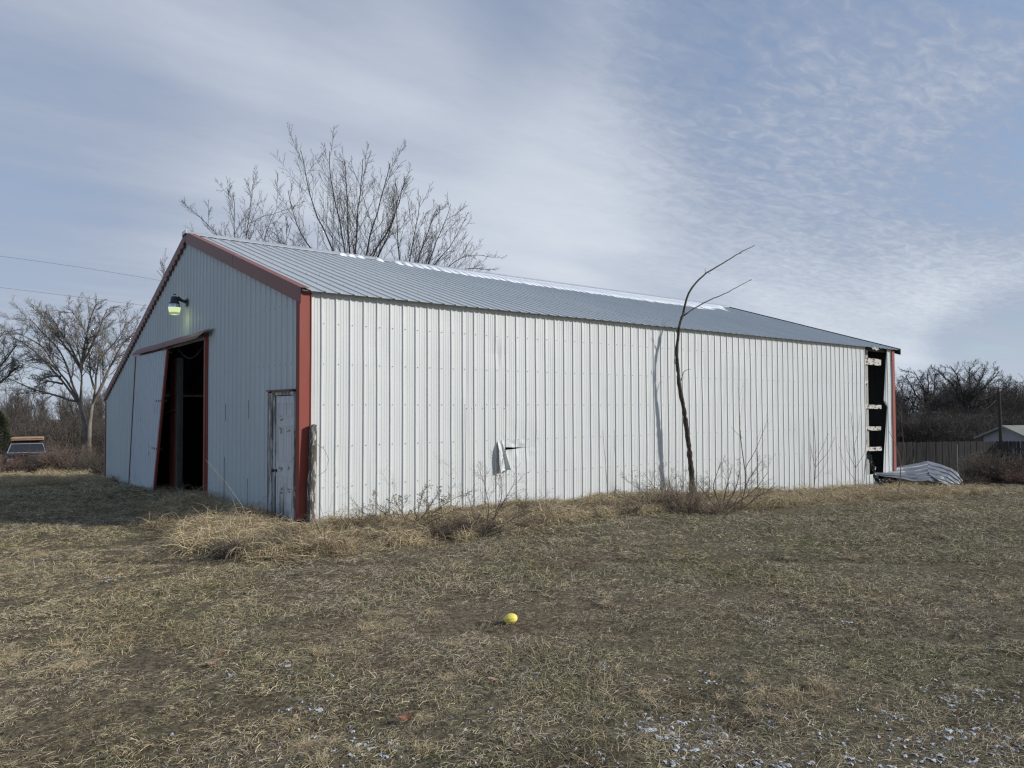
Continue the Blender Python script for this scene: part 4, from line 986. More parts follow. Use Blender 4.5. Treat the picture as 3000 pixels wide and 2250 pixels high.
for (cx, cy_, n_) in ((1750, 1480, 12), (1650, 1500, 7), (60, 1200, 16), (150, 1225, 14), (40, 1440, 14), (800, 1600, 10), (850, 1335, 8)):
    c0 = gp(cx, cy_)
    for _ in range(n_): x = c0[0]+rg.normal()*.22; y = c0[1]+rg.normal()*.22; sc = rg.uniform(.28, .45); tall.append(((x, y, gz(x, y)-.01), (0, 0, rg.random()*6.28), (sc, sc, sc*rg.uniform(.6, 1.)), rg.choice([0, 3, 1])))
scat('tall_grass', TU+LM, tall, label='long bent straw coloured grass heaped along the barn walls', cat='dry grass')

# thin remains of snow lying in the turf
def snow_field():
    c = .0075; fm = []; X0, X1, D0, D1 = -1, 1, 3.05, 12.5
    spots = [(1225, 1612, .42, 1.), (1290, 1625, .30, 1.), (1180, 1618, .2, .8), (1560, 1640, .5, .8), (1680, 1648, .5, .9), (1880, 1645, .6, .9), (2080, 1640, .6, .8), (500, 1545, .34, 1.), (610, 1602, .26, .9), (740, 1640, .45, .8), (930, 1560, .35, .6), (1000, 1592, .35, .7), (1150, 1575, .4, .5), (1750, 1545, .4, .5), (1640, 1338, .14, 1.), (1665, 1352, .12, .8), (1630, 1330, .1, .6),
             (1820, 1437, .4, .65), (2060, 1470, .4, .6), (2120, 1430, .35, .6), (1850, 1340, .3, .45), (220, 1253, .2, .9), (285, 1254, .16, .9), (1160, 1470, .30, .65), (1240, 1490, .35, .6), (1350, 1480, .3, .4), (690, 1425, .3, .45), (620, 1448, .25, .5), (590, 1440, .2, .5), (480, 1340, .14, .8), (640, 1530, .35, .4), (850, 1620, .4, .5), (420, 1560, .3, .4), (2150, 1560, .5, .6), (1500, 1540, .5, .4), (2190, 1640, .5, .8), (1000, 1640, .5, .5), (1430, 1600, .4, .6), (980, 1175, .08, 1.2), (1005, 1172, .07, 1.2), (870, 1258, .15, .7), (1775, 1190, .2, .8), (1620, 1180, .3, .5), (320, 1640, .3, .4)]
    V, Q = [], []; n = 0
    for (u, v, r, a) in spots:
        p = on_ground(u*K, min(v, 1655)*K); dd = (p[0]-CAM[0])*sin(YAW)+(p[1]-CAM[1])*cos(YAW); g = int(r*2.6/c)
        xs = p[0]+(np.arange(g)-g/2)*c; ys = p[1]+(np.arange(g)-g/2)*c; X, Y = np.meshgrid(xs, ys, indexing='ij')
        rr = np.sqrt((X-p[0])**2+(Y-p[1])**2)/r
        k = .26*a*(1-rr**1.5) + 1.5*fbm(X*42, Y*38, 3, 51) + .8*fbm(X*4, Y*4, 2, 52) - .74
        z = ground(X, Y)-.001+np.clip(k, 0, .3)*.035
        ok = (k[:-1, :-1] > 0) & (k[1:, 1:] > 0) & (k[1:, :-1] > 0) & (k[:-1, 1:] > 0)
        idx = np.arange(g*g).reshape(g, g); q = np.stack([idx[:-1, :-1], idx[1:, :-1], idx[1:, 1:], idx[:-1, 1:]], -1)[ok]
        if len(q) == 0: continue
        V.append(np.stack([X, Y, z], -1).reshape(-1, 3)); Q.append(q+n); n += g*g
    fm = FM(); fm.v = V; fm.q = Q; return fm
snow_field().build('patchy_snow', M['old_snow'], kind='stuff', label='last thin scraps of snow between the grass blades', cat='snow')

# ------------------------------------------------------------------ shrubs, saplings, weeds by the barn
def stem_thing(name, lines, radii, D, mat, label, cat, group, seed, levels=(), n=7, leaf=None, base=None, wob=.006, spread=.1):
    rg = np.random.default_rng(seed); P = limbs_from(lines, D, rg, spread, 12, wob)
    b = P[0, 0].copy(); b[2] = min(b[2], gz(b[0], b[1])); R = np.array([np.linspace(r[0], r[1], 12) for r in radii]); P[:, 0, 2] -= .02
    root = empty(name, tuple(b), label, cat, group); fm = FM(); tubes(fm, P, R, n); fm.build('stem', mat, root, origin=tuple(b))
    tw = FM()
    for lv_ in levels: P, R = sprout(P, R, rg=rg, **lv_); tubes(tw, P, R, 3)
    if tw.n: tw.build('twigs', mat, root, origin=tuple(b))
    if leaf is not None:
        f = FM(); B, m_, _ = P.shape; k = rg.random((B, m_)) < leaf[0]; C = P[k]; s = leaf[1]*rg.uniform(.5, 1.3, len(C)); a = norm(rg.normal(size=(len(C), 3))); c = norm(np.cross(a, rg.normal(size=(len(C), 3))))
        V = np.stack([C-a*s[:, None], C+c*s[:, None]*.5, C+a*s[:, None], C-c*s[:, None]*.5], 1); f.add(V.reshape(-1, 3), np.arange(len(C)*4).reshape(-1, 4)); f.build('leaves', M['leaf_dry'], root, origin=tuple(b), smooth=False)
    return root
def depth_of(p): return float((np.array(p)-CAM)@fw)
GS = 'bare shrubs along the side wall'
sh = [dict(nch=8, t0=.2, ang=(20, 55), ratio=.5, wig=.16, up=.05, m=5, rr=.55, rmin=.0022, taper=.5, lmin=.02), dict(nch=6, t0=.15, ang=(25, 60), ratio=.5, wig=.18, up=.03, m=4, rr=.6, rmin=.0016, taper=.4, lmin=.01), dict(nch=4, t0=.15, ang=(25, 65), ratio=.5, wig=.18, up=.02, m=3, rr=.6, rmin=.0013, taper=.4, lmin=.008)]
b = gp(900, 1150); D_ = depth_of(b)
stem_thing('shrub', [[(892, 1152), (925, 1095), (950, 1058)], [(890, 1152), (945, 1100), (985, 1075)], [(890, 1152), (905, 1100), (915, 1060)], [(886, 1152), (870, 1110), (850, 1075)], [(890, 1150), (960, 1110), (1000, 1095)]], [(.008, .003)]*5, D_, M['twig_shrub'], 'leafy dry shrub at the wall left of the torn strip', 'shrub', GS, 51, sh, leaf=(.5, .011))
b = gp(812, 1150); D_ = depth_of(b)
stem_thing('shrub', [[(850, 1152), (810, 1120), (770, 1098)], [(850, 1152), (830, 1110), (805, 1075)], [(850, 1152), (800, 1125), (760, 1125)], [(850, 1152), (845, 1115), (830, 1090)]], [(.005, .002)]*4, D_, M['twig_shrub'], 'low sprawling shrub with tiny dry leaves near the old post', 'shrub', GS, 52, sh, leaf=(.35, .009))
b = gp(1052, 1160); D_ = depth_of(b)
stem_thing('shrub', [[(1040, 1162), (1070, 1120), (1090, 1060), (1078, 1000)], [(1040, 1162), (1060, 1110), (1050, 1050), (1035, 1010)], [(1040, 1162), (1100, 1130), (1150, 1080)], [(1042, 1162), (1020, 1110), (1008, 1060)], [(1040, 1162), (1100, 1140), (1160, 1120)], [(1040, 1162), (1080, 1100), (1115, 1040)], [(1040, 1162), (1130, 1135), (1190, 1098)]], [(.008, .002)]*7, D_, M['twig_shrub'], 'leafless twiggy shrub below the torn strip', 'shrub', GS, 53, sh[:2]+[dict(sh[2], nch=3)])
b = gp(1405, 1100); D_ = depth_of(b)
stem_thing('shrub', [[(1430, 1105), (1395, 1065), (1350, 1035)], [(1430, 1105), (1420, 1060), (1390, 1020)], [(1430, 1105), (1445, 1060), (1450, 1020)], [(1430, 1105), (1400, 1085), (1340, 1075)], [(1432, 1105), (1470, 1060), (1480, 1030)], [(1430, 1105), (1440, 1050), (1420, 1010)]], [(.008, .002)]*6, D_, M['twig_shrub'], 'bare shrub just left of the leaning dead tree', 'shrub', GS, 54, sh)
b = gp(1585, 1102); D_ = depth_of(b)
stem_thing('shrub', [[(1560, 1105), (1540, 1050), (1560, 1000)], [(1560, 1105), (1590, 1060), (1600, 1000)], [(1560, 1105), (1620, 1070), (1660, 1020)], [(1555, 1105), (1520, 1060), (1500, 1030)], [(1600, 1104), (1640, 1070), (1680, 1050)], [(1600, 1104), (1610, 1050), (1640, 1000)], [(1560, 1104), (1570, 1050), (1580, 1010)]], [(.012, .003)]*7, D_, M['twig_shrub'], 'widest bare shrub, right of the leaning dead tree', 'shrub', GS, 55, sh[:2]+[dict(sh[2], nch=3)])
sp = [dict(nch=5, t0=.4, ang=(15, 35), ratio=.25, wig=.06, up=.1, m=4, rr=.5, rmin=.0022, taper=.4, lmin=.03, keep=.6)]
GQ = 'thin saplings along the side wall'
def sap(lines, radii, yb, label, seed, lv_=sp):
    b = gp(lines[0][0][0], yb); D_ = depth_of(b); lines = [[(lines[0][0][0], yb)]+list(l[1:]) if i == 0 else l for i, l in enumerate(lines)]
    stem_thing('sapling', lines, radii, D_, M['twig_brown'], label, 'sapling', GQ, seed, lv_, wob=.004, spread=.05)
sap([[(1608, 1080), (1610, 1010), (1602, 960), (1597, 900), (1595, 835)], [(1610, 1010), (1635, 970), (1648, 935), (1660, 905)], [(1604, 945), (1590, 935), (1580, 922)]], [(.014, .003), (.007, .002), (.004, .002)], 1084, 'tallest sapling with one side fork by the widest shrub', 61)
sap([[(1638, 1080), (1637, 1000), (1638, 950), (1636, 912)]], [(.008, .002)], 1082, 'straight unbranched shoot beside the tallest sapling', 62)
sap([[(1757, 1060), (1762, 1000), (1760, 930), (1756, 880)], [(1762, 1008), (1790, 975), (1803, 945)], [(1760, 1005), (1748, 960), (1745, 920)], [(1762, 995), (1780, 960), (1790, 935)], [(1760, 1035), (1780, 1010), (1792, 985)]], [(.012, .003), (.006, .002), (.006, .002), (.005, .002), (.004, .002)], 1062, 'many forked sapling in the middle of the right half of the wall', 63)
sap([[(1847, 1056), (1848, 1000), (1843, 950), (1837, 890)], [(1848, 1010), (1868, 980), (1874, 940)], [(1848, 1010), (1830, 975), (1826, 940)], [(1846, 960), (1855, 930), (1858, 895)], [(1848, 1040), (1822, 1000), (1812, 965)]], [(.012, .003), (.006, .002), (.006, .002), (.004, .002), (.005, .002)], 1064, 'sapling with raised forks left of the hole in the wall', 64)
sap([[(1940, 1066), (1948, 1000), (1935, 960), (1920, 930)], [(1948, 1005), (1955, 970), (1950, 930), (1946, 880)], [(1948, 1010), (1965, 985), (1980, 950)]], [(.014, .003), (.008, .002), (.006, .002)], 1072, 'dark sapling standing before the red far corner', 65)
sap([[(1313, 1090), (1309, 1010), (1303, 960), (1301, 930)]], [(.007, .002)], 1092, 'left one of two crooked bare shoots', 66, ())
sap([[(1327, 1088), (1330, 1010), (1325, 960), (1327, 930)]], [(.007, .002)], 1090, 'right one of two crooked bare shoots', 67, ())

# the leaning dead tree
b = gp(1497, 1066); bt = np.array([on_plane(1497*K, 1068*K, 1, -.42)])[0]; DT = depth_of(bt)
def dt_line(px, dd=0.): return smooth_line(resample([on_plane(x*K, y*K, 1, -.42+.10*q) for (x, y, q) in px], 22), 2)
rgd = np.random.default_rng(77)
root = empty('dead_tree', (bt[0], -.42, gz(bt[0], -.42)), 'tall thin dead tree leaning beside the long white wall', 'tree')
mb_ = MB()
tk = [(1500, 1085, 0), (1496, 1058, 0), (1493, 1000, 0), (1486, 940, .2), (1476, 880, .4), (1466, 820, .8), (1461, 770, 1), (1464, 720, 1.4), (1470, 690, 1.6), (1476, 675, 1.7)]
P = dt_line(tk); r_ = np.interp(np.linspace(0, 1, 22), [0, .06, .3, .6, .8, 1], [.085, .060, .050, .040, .034, .024]); P = P+rgd.normal(size=P.shape)*.006
P = resample(P, 60)+rgd.normal(size=(60, 3))*.0022; mb_.tube(P, np.interp(np.linspace(0, 1, 60), np.linspace(0, 1, 22), r_)*(1+.11*rgd.normal(size=60)), 9); mb_.build('trunk', M['bark_dead'], root, smooth=True)
mb_ = MB()
for px, ra, rb in (([(1476, 675, 1.7), (1484, 640, 1.6), (1498, 615, 1.5), (1525, 590, 1.3), (1560, 570, 1), (1600, 545, .6), (1630, 530, .3)], .024, .007), ([(1477, 682, 1.7), (1500, 665, 1.8), (1530, 650, 2), (1575, 630, 2.2), (1622, 604, 2.4)], .016, .006),
                   ([(1471, 822, .8), (1477, 803, .6), (1482, 799, .4), (1492, 798, .2)], .010, .004), ([(1466, 735, 1), (1462, 715, .8), (1459, 705, .7)], .014, .005), ([(1462, 790, 1), (1457, 782, .9), (1458, 775, .9)], .012, .006), ([(1524, 591, 1.3), (1523, 584, 1.2), (1523, 580, 1.2)], .005, .003), ([(1528, 588, 1.3), (1535, 592, 1.2)], .005, .003),
                   ([(1490, 1010, -.2), (1487, 970, -.3), (1486, 940, -.3)], .006, .003), ([(1598, 546, .6), (1601, 548, .6)], .008, .006), ([(1620, 606, 2.4), (1624, 604, 2.4)], .008, .006)):
    m_ = max(len(px)*3, 6); P = smooth_line(resample([on_plane(x*K, y*K, 1, -.42+.10*q) for (x, y, q) in px], m_), 1); P[1:-1] += rgd.normal(size=(m_-2, 3))*.004; mb_.tube(P, np.linspace(ra, rb, m_), 7)
mb_.build('branches', M['bark_dead'], root, smooth=True)

# bushes: dense heaps of fine twigs
def bush(name, x, y, h, rad, seed, mat, label, cat, group, nst=40, fine=.0022, extra=2):
    rg = np.random.default_rng(seed); b = np.array([x, y, gz(x, y)-.02]); fm = FM(); m_ = 6; P = np.zeros((nst, m_, 3)); s = np.linspace(0, 1, m_)
    for i in range(nst):
        a = rg.random()*6.28; r = rad*math.sqrt(rg.random())*.55; q = rg.uniform(.1, 1); hh = h*rg.uniform(.55, 1)*(1-.35*q**2)
        P[i, :, 0] = r*cos(a)+cos(a)*q*rad*.75*s**1.4; P[i, :, 1] = r*sin(a)+sin(a)*q*rad*.75*s**1.4; P[i, :, 2] = hh*s**.85
        P[i, 1:] += np.cumsum(rg.normal(size=(m_-1, 3)), 0)*h*.03
    R = np.array([np.linspace(fine*3, fine*1.3, m_)]*nst); tubes(fm, P+b, R, 3); stems = fm
    tw = FM(); Q, R = P+b, R
    for k in range(extra): Q, R = sprout(Q, R, (7, 6, 4)[k], rg, t0=.1, ang=(20, 65), ratio=.42, wig=.2, up=.02, m=4-(k > 0), rr=.6, rmin=fine, taper=.4, lmin=.01); tubes(tw, Q, R, 3)
    root = empty(name, tuple(b), label, cat, group); stems.build('stems', mat, root, origin=tuple(b)); tw.build('twigs', mat, root, origin=tuple(b)); return root
GB_ = 'brown brush heaps by the barn'
def bpx(xd, yd, h, rad, seed, mat, label, **k):
    p = gp(xd, yd); bush('bush', p[0], p[1], h, rad, seed, mat, label, 'bush', GB_, **k)
bpx(1415, 1106, .46, .42, 81, M['twig_tan'], 'dense brown brush heap left of the dead tree foot', nst=60, extra=1)
bpx(1470, 1108, .62, .48, 82, M['twig_tan'], 'tall brown brush heap in front of the dead tree foot', nst=90, extra=1)
bpx(1545, 1108, .34, .45, 83, M['twig_tan'], 'brown brush heap under the widest bare shrub', nst=60, extra=1)
bpx(1350, 1110, .26, .34, 84, M['twig_tan'], 'small brush heap between two shoots and dead tree', nst=50, extra=1)
bpx(965, 1160, .26, .34, 85, M['twig_brown'], 'dark brown brush heap under the leafless twiggy shrub', nst=70, fine=.0017)
bpx(1030, 1150, .24, .34, 86, M['twig_brown'], 'low brush heap at the foot of the patched sheet', nst=70, fine=.0017)
bpx(500, 1200, .22, .26, 87, M['bark'], 'grey brush clump nearest the camera, left of the corner', nst=60, fine=.0016)
bpx(585, 1195, .30, .34, 88, M['bark'], 'feathery grey weed clump before the small door', nst=60, fine=.0014)
def bfar(xd, D, h, rad, seed, mat, label, **k):
    p = at(xd*K, 1187, D); bush('bush', p[0], p[1], h, rad, seed, mat, label, 'bush', GB_, **k)
bfar(2158, 26, 1.25, 1.1, 89, M['twig_brown'], 'big rounded brown thicket before the wooden fence', nst=170, fine=.0040)
bfar(2214, 24.5, .70, .8, 90, M['twig_red'], 'lower reddish thicket at the right edge', nst=120, fine=.0040)
bfar(2092, 24.5, .40, .5, 91, M['twig_brown'], 'low brush right behind the crumpled sheets', nst=60, fine=.004)
GLB = 'thickets left of the barn'
for i, (xd, D, h, rad, mt, lb) in enumerate(((122, 33, 1.3, .8, 'twig_red', 'reddish thicket right of the old vehicle grille'), (8, 32.5, 1.1, .8, 'twig_red', 'reddish thicket at the far left edge'), (160, 33, 1.4, 1.2, 'twig_brown', 'pale brown thicket right of the old vehicle'), (205, 31, 1.1, 1.0, 'twig_dark', 'dark thicket under the forked tree'), (232, 27, 1.1, .8, 'twig_dark', 'dark thicket against the far end of the gable'),
                                     (228, 36, 1.6, 1.3, 'twig_dark', 'taller dark brush beside the forked trunks'), (150, 42, 1.7, 1.6, 'twig_dark', 'tall dark brush behind the pale thicket'), (110, 46, 1.8, 1.6, 'twig_brown', 'tall brown brush behind the old vehicle'), (62, 33, .55, .7, 'twig_red', 'low reddish brush before the vehicle grille'))):
    p = at(xd*K, 1187, D); bush('thicket', p[0], p[1], h, rad, 600+i, M[mt], lb, 'thicket', GLB, nst=60, fine=.005)

p = at(70*K, 1187, 35.6); bush('thicket', p[0], p[1], 1.45, .95, 655, M['twig_brown'], 'thin open brush growing up across the old vehicle', 'thicket', GLB, nst=40, fine=.004)
# tall straw stalks
GW = 'tall dry stalks by the barn'
def stalk(px, D, r, label, seed, heads=0):
    rg = np.random.default_rng(seed); P = resample([at(x*K, y*K, D) for x, y in px], 4*len(px)); b = P[0]; mbx = MB(); mbx.tube(P, np.linspace(r, r*.5, len(P)), 4)
    for _ in range(heads):
        t = rg.uniform(.6, 1); q = P[int(t*(len(P)-1))]; e = q+rg.normal(size=3)*(.06, .06, .05)+(0, 0, .05); mbx.tube([q, (q+e)/2+(0, 0, .01), e], r*.4, 3)
    mbx.build('stalk', M['straw'], smooth=True, origin=tuple(b), label=label, cat='stalk', group=GW)
dc = depth_of(gp(540, 1150))
stalk([(545, 1150), (522, 1090), (490, 1045), (443, 992)], dc, .0035, 'longest straw stalk leaning left across the doorway jamb', 1)
stalk([(535, 1148), (510, 1100), (500, 1070)], dc, .003, 'short straw stalk beside the longest one', 2)
stalk([(480, 1152), (440, 1118), (413, 1092), (405, 1110)], dc, .003, 'broken straw stalk folded over the straw fan', 3)
stalk([(540, 1140), (512, 1112), (505, 1100), (470, 1120)], dc, .003, 'bent straw stalk pointing back to the left', 4)
stalk([(585, 1145), (545, 1122), (510, 1104)], dc, .0025, 'straw stalk lying towards the small door', 5)
for i, (pts, lb) in enumerate((([(705, 1145), (712, 1100), (722, 1060), (726, 1010)], 'thin stalk right beside the old post'), ([(790, 1140), (770, 1090), (740, 1050)], 'thin stalk leaning left between old post and leafy shrub'), ([(872, 1130), (860, 1090), (835, 1040), (820, 1010)], 'thin arching stalk over the low sprawling shrub'), ([(1010, 1110), (985, 1050), (950, 1000), (935, 975)], 'long thin stalk leaning left over the leafy shrub'),
                               ([(1003, 1110), (1000, 1060), (985, 1020), (940, 985)], 'second long thin stalk crossing the leafy shrub'), ([(1820, 1070), (1810, 1040), (1790, 1020), (1770, 1030)], 'feathery drooping stalk by the forked saplings'))):
    stalk(pts, depth_of(gp(pts[0][0], pts[0][1]+12)), .0022, lb, 20+i, heads=14)

# cedar at the far left
cb = at(-8*K, 1187, 44); cz = gz(cb[0], cb[1]); root = empty('cedar_tree', (cb[0], cb[1], cz), 'dark evergreen cedar at the left edge', 'tree')
MB().tube([(cb[0], cb[1], cz-.2), (cb[0]+.05, cb[1], cz+1.5), (cb[0], cb[1], cz+3.2)], [.12, .09, .03], 8).build('trunk', M['bark'], root)
rgc = np.random.default_rng(8); n = 9000; t = rgc.random(n)**.8; a = rgc.random(n)*6.28; rad = (1-t)**.75*1.35*(.45+.55*rgc.random(n)**.4)*(1+.25*np.sin(a*3+t*9))
C = np.stack([cb[0]+rad*np.cos(a), cb[1]+rad*np.sin(a), cz+.25+t*3.3], 1); dv = norm(np.stack([np.cos(a), np.sin(a), rgc.uniform(.1, 1.2, n)], 1)+rgc.normal(size=(n, 3))*.4); sv = norm(np.cross(dv, rgc.normal(size=(n, 3)))); ln = rgc.uniform(.06, .17, n)[:, None]
V = np.stack([C-sv*.018, C+sv*.018, C+dv*ln+sv*.006, C+dv*ln-sv*.006], 1); f = FM(); f.add(V.reshape(-1, 3), np.arange(n*4).reshape(-1, 4)); o = f.build('crown', M['cedar'], root, smooth=False); o.matrix_parent_inverse = Matrix.Translation(-Vector((cb[0], cb[1], cz)))

# ------------------------------------------------------------------ crumpled roof sheets right of the hole
def crumple(U, Vl, n_across, n_along, name, parent, seed, amp=.02, rib=.018):
    U = resample(U, n_along); Vl = resample(Vl, n_along); P = np.zeros((n_along, n_across, 3)); pts = []
    rg = np.random.default_rng(seed)
    for i in range(n_along):
        for j in range(n_across):
            q = j/(n_across-1); P[i, j] = U[i]*(1-q)+Vl[i]*q
    nrm = norm(np.cross(np.gradient(P, axis=0), np.gradient(P, axis=1))); nrm *= np.sign(nrm[..., 2:3]+1e-9)
    for i in range(n_along):
        for j in range(n_across):
            ph = (j/(n_across-1)*4.6+.2) % 1; h = rib*1.8 if .02 < ph < .16 else (.18*rib if (.42 < ph < .47 or .68 < ph < .73) else 0)
            P[i, j] += nrm[i, j]*(h+amp*float(vnoise(i*.30+seed, j*.06, seed))*min(1, i*.5, (n_along-1-i)*.5))
    return MB().grid(P).build(name, M['sheet'], parent)
def A(u, v, D): return tuple(at(u, v, D))
pb = at(2700, 1420, 21.6); pile = empty('crumpled_sheet', (pb[0], pb[1], gz(pb[0], pb[1])), 'bent silver ribbed roof sheets crumpled on the grass beside the barn corner', 'metal sheet')
na = 110
u1 = [A(2560, 1388, 21.6), A(2600, 1375, 22.1), A(2640, 1365, 22.5), A(2717, 1350, 22.7)]
v1 = [A(2561, 1391, 21.2), A(2630, 1402, 21.0), A(2690, 1410, 20.8), A(2722, 1407, 20.8)]
crumple(u1, v1, na, 20, 'sheet_panel', pile, 3, .045)
u2 = [A(2717, 1350, 22.7), A(2754, 1361, 22.6), A(2788, 1372.5, 22.4)]
v2 = [A(2722, 1407, 20.8), A(2745, 1411, 20.8), A(2768, 1417, 20.9)]
crumple(u2, v2, na, 12, 'sheet_panel', pile, 5, .04)
u3 = [A(2788, 1372.5, 22.4), A(2805, 1388, 22.2), A(2822, 1409, 21.9)]
v3 = [A(2768, 1417, 20.9), A(2780, 1422, 20.9), A(2797, 1427, 21.0)]
crumple(u3, v3, na, 10, 'sheet_panel', pile, 7, .07)
# crushed near edge turned under
u4 = [A(2685, 1409, 20.8), A(2722, 1407, 20.8), A(2768, 1417, 20.9), A(2797, 1427, 21.0)]
v4 = [A(2702, 1424, 21.1), A(2730, 1432, 21.2), A(2765, 1436, 21.3), A(2800, 1436, 21.3)]
crumple(u4, v4, 12, 22, 'sheet_panel', pile, 9, .06, .0)
u5 = [A(2716, 1372, 21.9), A(2722, 1392, 21.3), A(2728, 1406, 20.85)]; v5 = [A(2724, 1390, 21.2), A(2745, 1405, 20.8), A(2762, 1414, 20.85)]
crumple(u5, v5, 8, 8, 'sheet_panel', pile, 11, .02, .0)
crumple([A(2790, 1424, 21.2), A(2830, 1432, 21.4)], [A(2792, 1440, 20.9), A(2838, 1442, 21.2)], 10, 8, 'sheet_panel', pile, 13, .06, .0)
# black plastic caught on the girt and dragged to the sheets
def rag(name, line, wid, seed, label):
    rg = np.random.default_rng(seed); L_ = resample(line, 26); P = np.zeros((26, 9, 3)); ww = np.interp(np.linspace(0, 1, 26), np.linspace(0, 1, len(wid)), wid)
    for i in range(26):
        for j in range(9):
            q = j/8-.5; P[i, j] = L_[i]+RT*ww[i]*q+np.array([.05*float(vnoise(j*.9, i*.35, seed)), -.09*float(vnoise(j*1.3+5, i*.3, seed+1)), .03*float(vnoise(j*.7, i*.8, seed+2))])
    b = P[-1].mean(0); return MB().grid(P).build(name, M['plastic'], origin=tuple(b), label=label, cat='plastic sheeting', group='torn black plastic')
rag('plastic_rag', [A(2541, 1321, 20.9), A(2547, 1340, 20.85), A(2556, 1362, 20.8), A(2563, 1385, 20.75)], [.10, .16, .06, .13, .05], 31, 'black plastic rag hanging from a board in the wall hole')
rag('plastic_rag', [A(2562, 1388, 20.75), A(2565, 1400, 20.7), A(2573, 1414, 20.65), A(2590, 1418, 20.6), A(2608, 1408, 20.6)], [.04, .05, .06, .05, .03], 32, 'thin twisted black plastic strip below the hanging rag')
rag('plastic_rag', [A(2588, 1402, 20.7), A(2596, 1412, 20.6), A(2606, 1422, 20.6)], [.20, .42, .10], 33, 'bunched black plastic under the crumpled sheets')

# ------------------------------------------------------------------ fence, thin pole
fpts = [(at(2540, 1187, 31.5)), (at(2740, 1187, 31.7)), (at(2918, 1187, 32.0)), (at(3140, 1187, 31.0))]
f0 = fpts[0]; fence = empty('wooden_fence', (f0[0], f0[1], gz(f0[0], f0[1])), 'dark weathered board fence behind the crumpled sheets', 'fence')
mbf = MB(); rgf = np.random.default_rng(3); posts = []
for a, b_ in zip(fpts[:-1], fpts[1:]):
    a = np.array(a[:2]); b2 = np.array(b_[:2]); ln = np.linalg.norm(b2-a); d = (b2-a)/ln; nn = np.array([-d[1], d[0]]); k = 0; x = 0
    while x < ln:
        w = .14; p = a+d*(x+w/2); zt = 1.69-.098*np.linalg.norm(0)+0; tz = .245+.05*float(vnoise(p[0]*.6, p[1]*.6, 5))+rgf.uniform(-.015, .015); z0 = gz(p[0], p[1])-.05; t = rgf.uniform(-.012, .012); o_ = rgf.uniform(-.006, .006)
        c = .035; V = []
        for th_ in (-.009+o_, .009+o_):
            for (lx, z) in ((-w/2+.003, z0), (w/2-.003, z0), (w/2-.003+t, tz-c), (w/2-.003-c+t, tz), (-w/2+.003+c+t, tz), (-w/2+.003+t, tz-c)): V.append((*(p+d*lx+nn*th_), z))
        mbf.add(V, [(0, 1, 2, 3, 4, 5), (11, 10, 9, 8, 7, 6), (0, 6, 7, 1), (1, 7, 8, 2), (2, 8, 9, 3), (3, 9, 10, 4), (4, 10, 11, 5), (5, 11, 6, 0)])
        x += w+rgf.choice([.001, .001, .003, .008])
    for x in np.arange(.3, ln, 2.4): p = a+d*x+nn*(.07); posts.append(p)
    mr_ = MB()
    for zz in (-.10, -.75, -1.3): mr_.beam((*(a+nn*.03), zz), (*(b2+nn*.03), zz), .04, .09)
    mr_.build('rail', M['fence'], fence)
mbf.build('boards', M['fence'], fence)
for p in posts: MB().box((p[0], p[1], -.75), (.09, .09, 1.9)).build('fence_post', M['fence'], fence)
p = at(2804, 1300, 30.5); MB().tube([(p[0], p[1], gz(p[0], p[1])-.1), (p[0], p[1], .18)], .014, 8).build('metal_stake', M['wood_grey'], origin=(p[0], p[1], gz(p[0], p[1])), label='thin pale metal stake standing before the wooden fence', cat='stake')
# utility pole and lines
p = at(2930, 1187, 50); up0 = empty('utility_pole', (p[0], p[1], gz(p[0], p[1])), 'dark wooden utility pole behind the fence', 'utility pole')
q = at(2926, 1147, 50); MB().tube([(p[0]+.1, p[1], gz(p[0], p[1])-.3), (q[0], q[1], q[2])], [.13, .095], 12).build('pole', M['pole'], up0)
m = MB(); m.box((q[0], q[1], q[2]-.25), (.05, .05, .22)); m.lathe((q[0], q[1], q[2]), [(.03, 0), (.035, .04), (.02, .08), (0, .09)], 8); m.build('insulator', M['lamp_dark'], up0)
def wire(pts, D, label, r=.007):
    P = resample([at(u, v, d) for (u, v), d in zip(pts, D)], 40); t = np.linspace(0, 1, 40); MB().tube(P, r, 4).build('power_line', M['wire'], smooth=True, origin=tuple(P[0]), label=label, cat='cable', group='overhead lines')
wire([(-700, 665), (0, 750), (250, 785), (461, 820), (900, 905), (1500, 1010)], [38, 40, 41, 42, 46, 52], 'upper overhead line left of the barn')
wire([(-700, 755), (0, 842), (300, 879), (430, 896), (900, 965), (1500, 1060)], [38, 40, 41, 42, 46, 52], 'lower overhead line left of the barn')
wire([(2300, 1050), (2620, 1113), (2660, 1119), (2780, 1134), (2926, 1150)], [60, 56, 55, 53, 50], 'faint overhead line right of the far barn corner')
# house behind the fence
hp = at(2946, 1187, 52); rz_ = -radians(118); hz = gz(hp[0], hp[1])
hs_ = empty('house', (hp[0], hp[1], hz), 'low white house with a pale shingle roof behind the fence', 'house')
zr = at(2934, 1246, 52)[2]; ze = zr-.75
ex = np.array([cos(rz_), sin(rz_)]); ey = np.array([-sin(rz_), cos(rz_)])
def hpnt(a, b_, z): return (*(np.array(hp[:2])+ex*a+ey*b_), z)
hw, hl = 2.0, 13.0
hb = MB(); hb.add([hpnt(-hw, 0, hz-.5), hpnt(hw, 0, hz-.5), hpnt(hw, 0, ze), hpnt(0, 0, zr-.06), hpnt(-hw, 0, ze), hpnt(-hw, hl, hz-.5), hpnt(hw, hl, hz-.5), hpnt(hw, hl, ze), hpnt(0, hl, zr-.06), hpnt(-hw, hl, ze)],
    [(0, 1, 2, 3, 4), (9, 8, 7, 6, 5), (1, 6, 7, 2), (0, 4, 9, 5)]); hb.build('wall', M['house_wall'], hs_)
hr = MB()
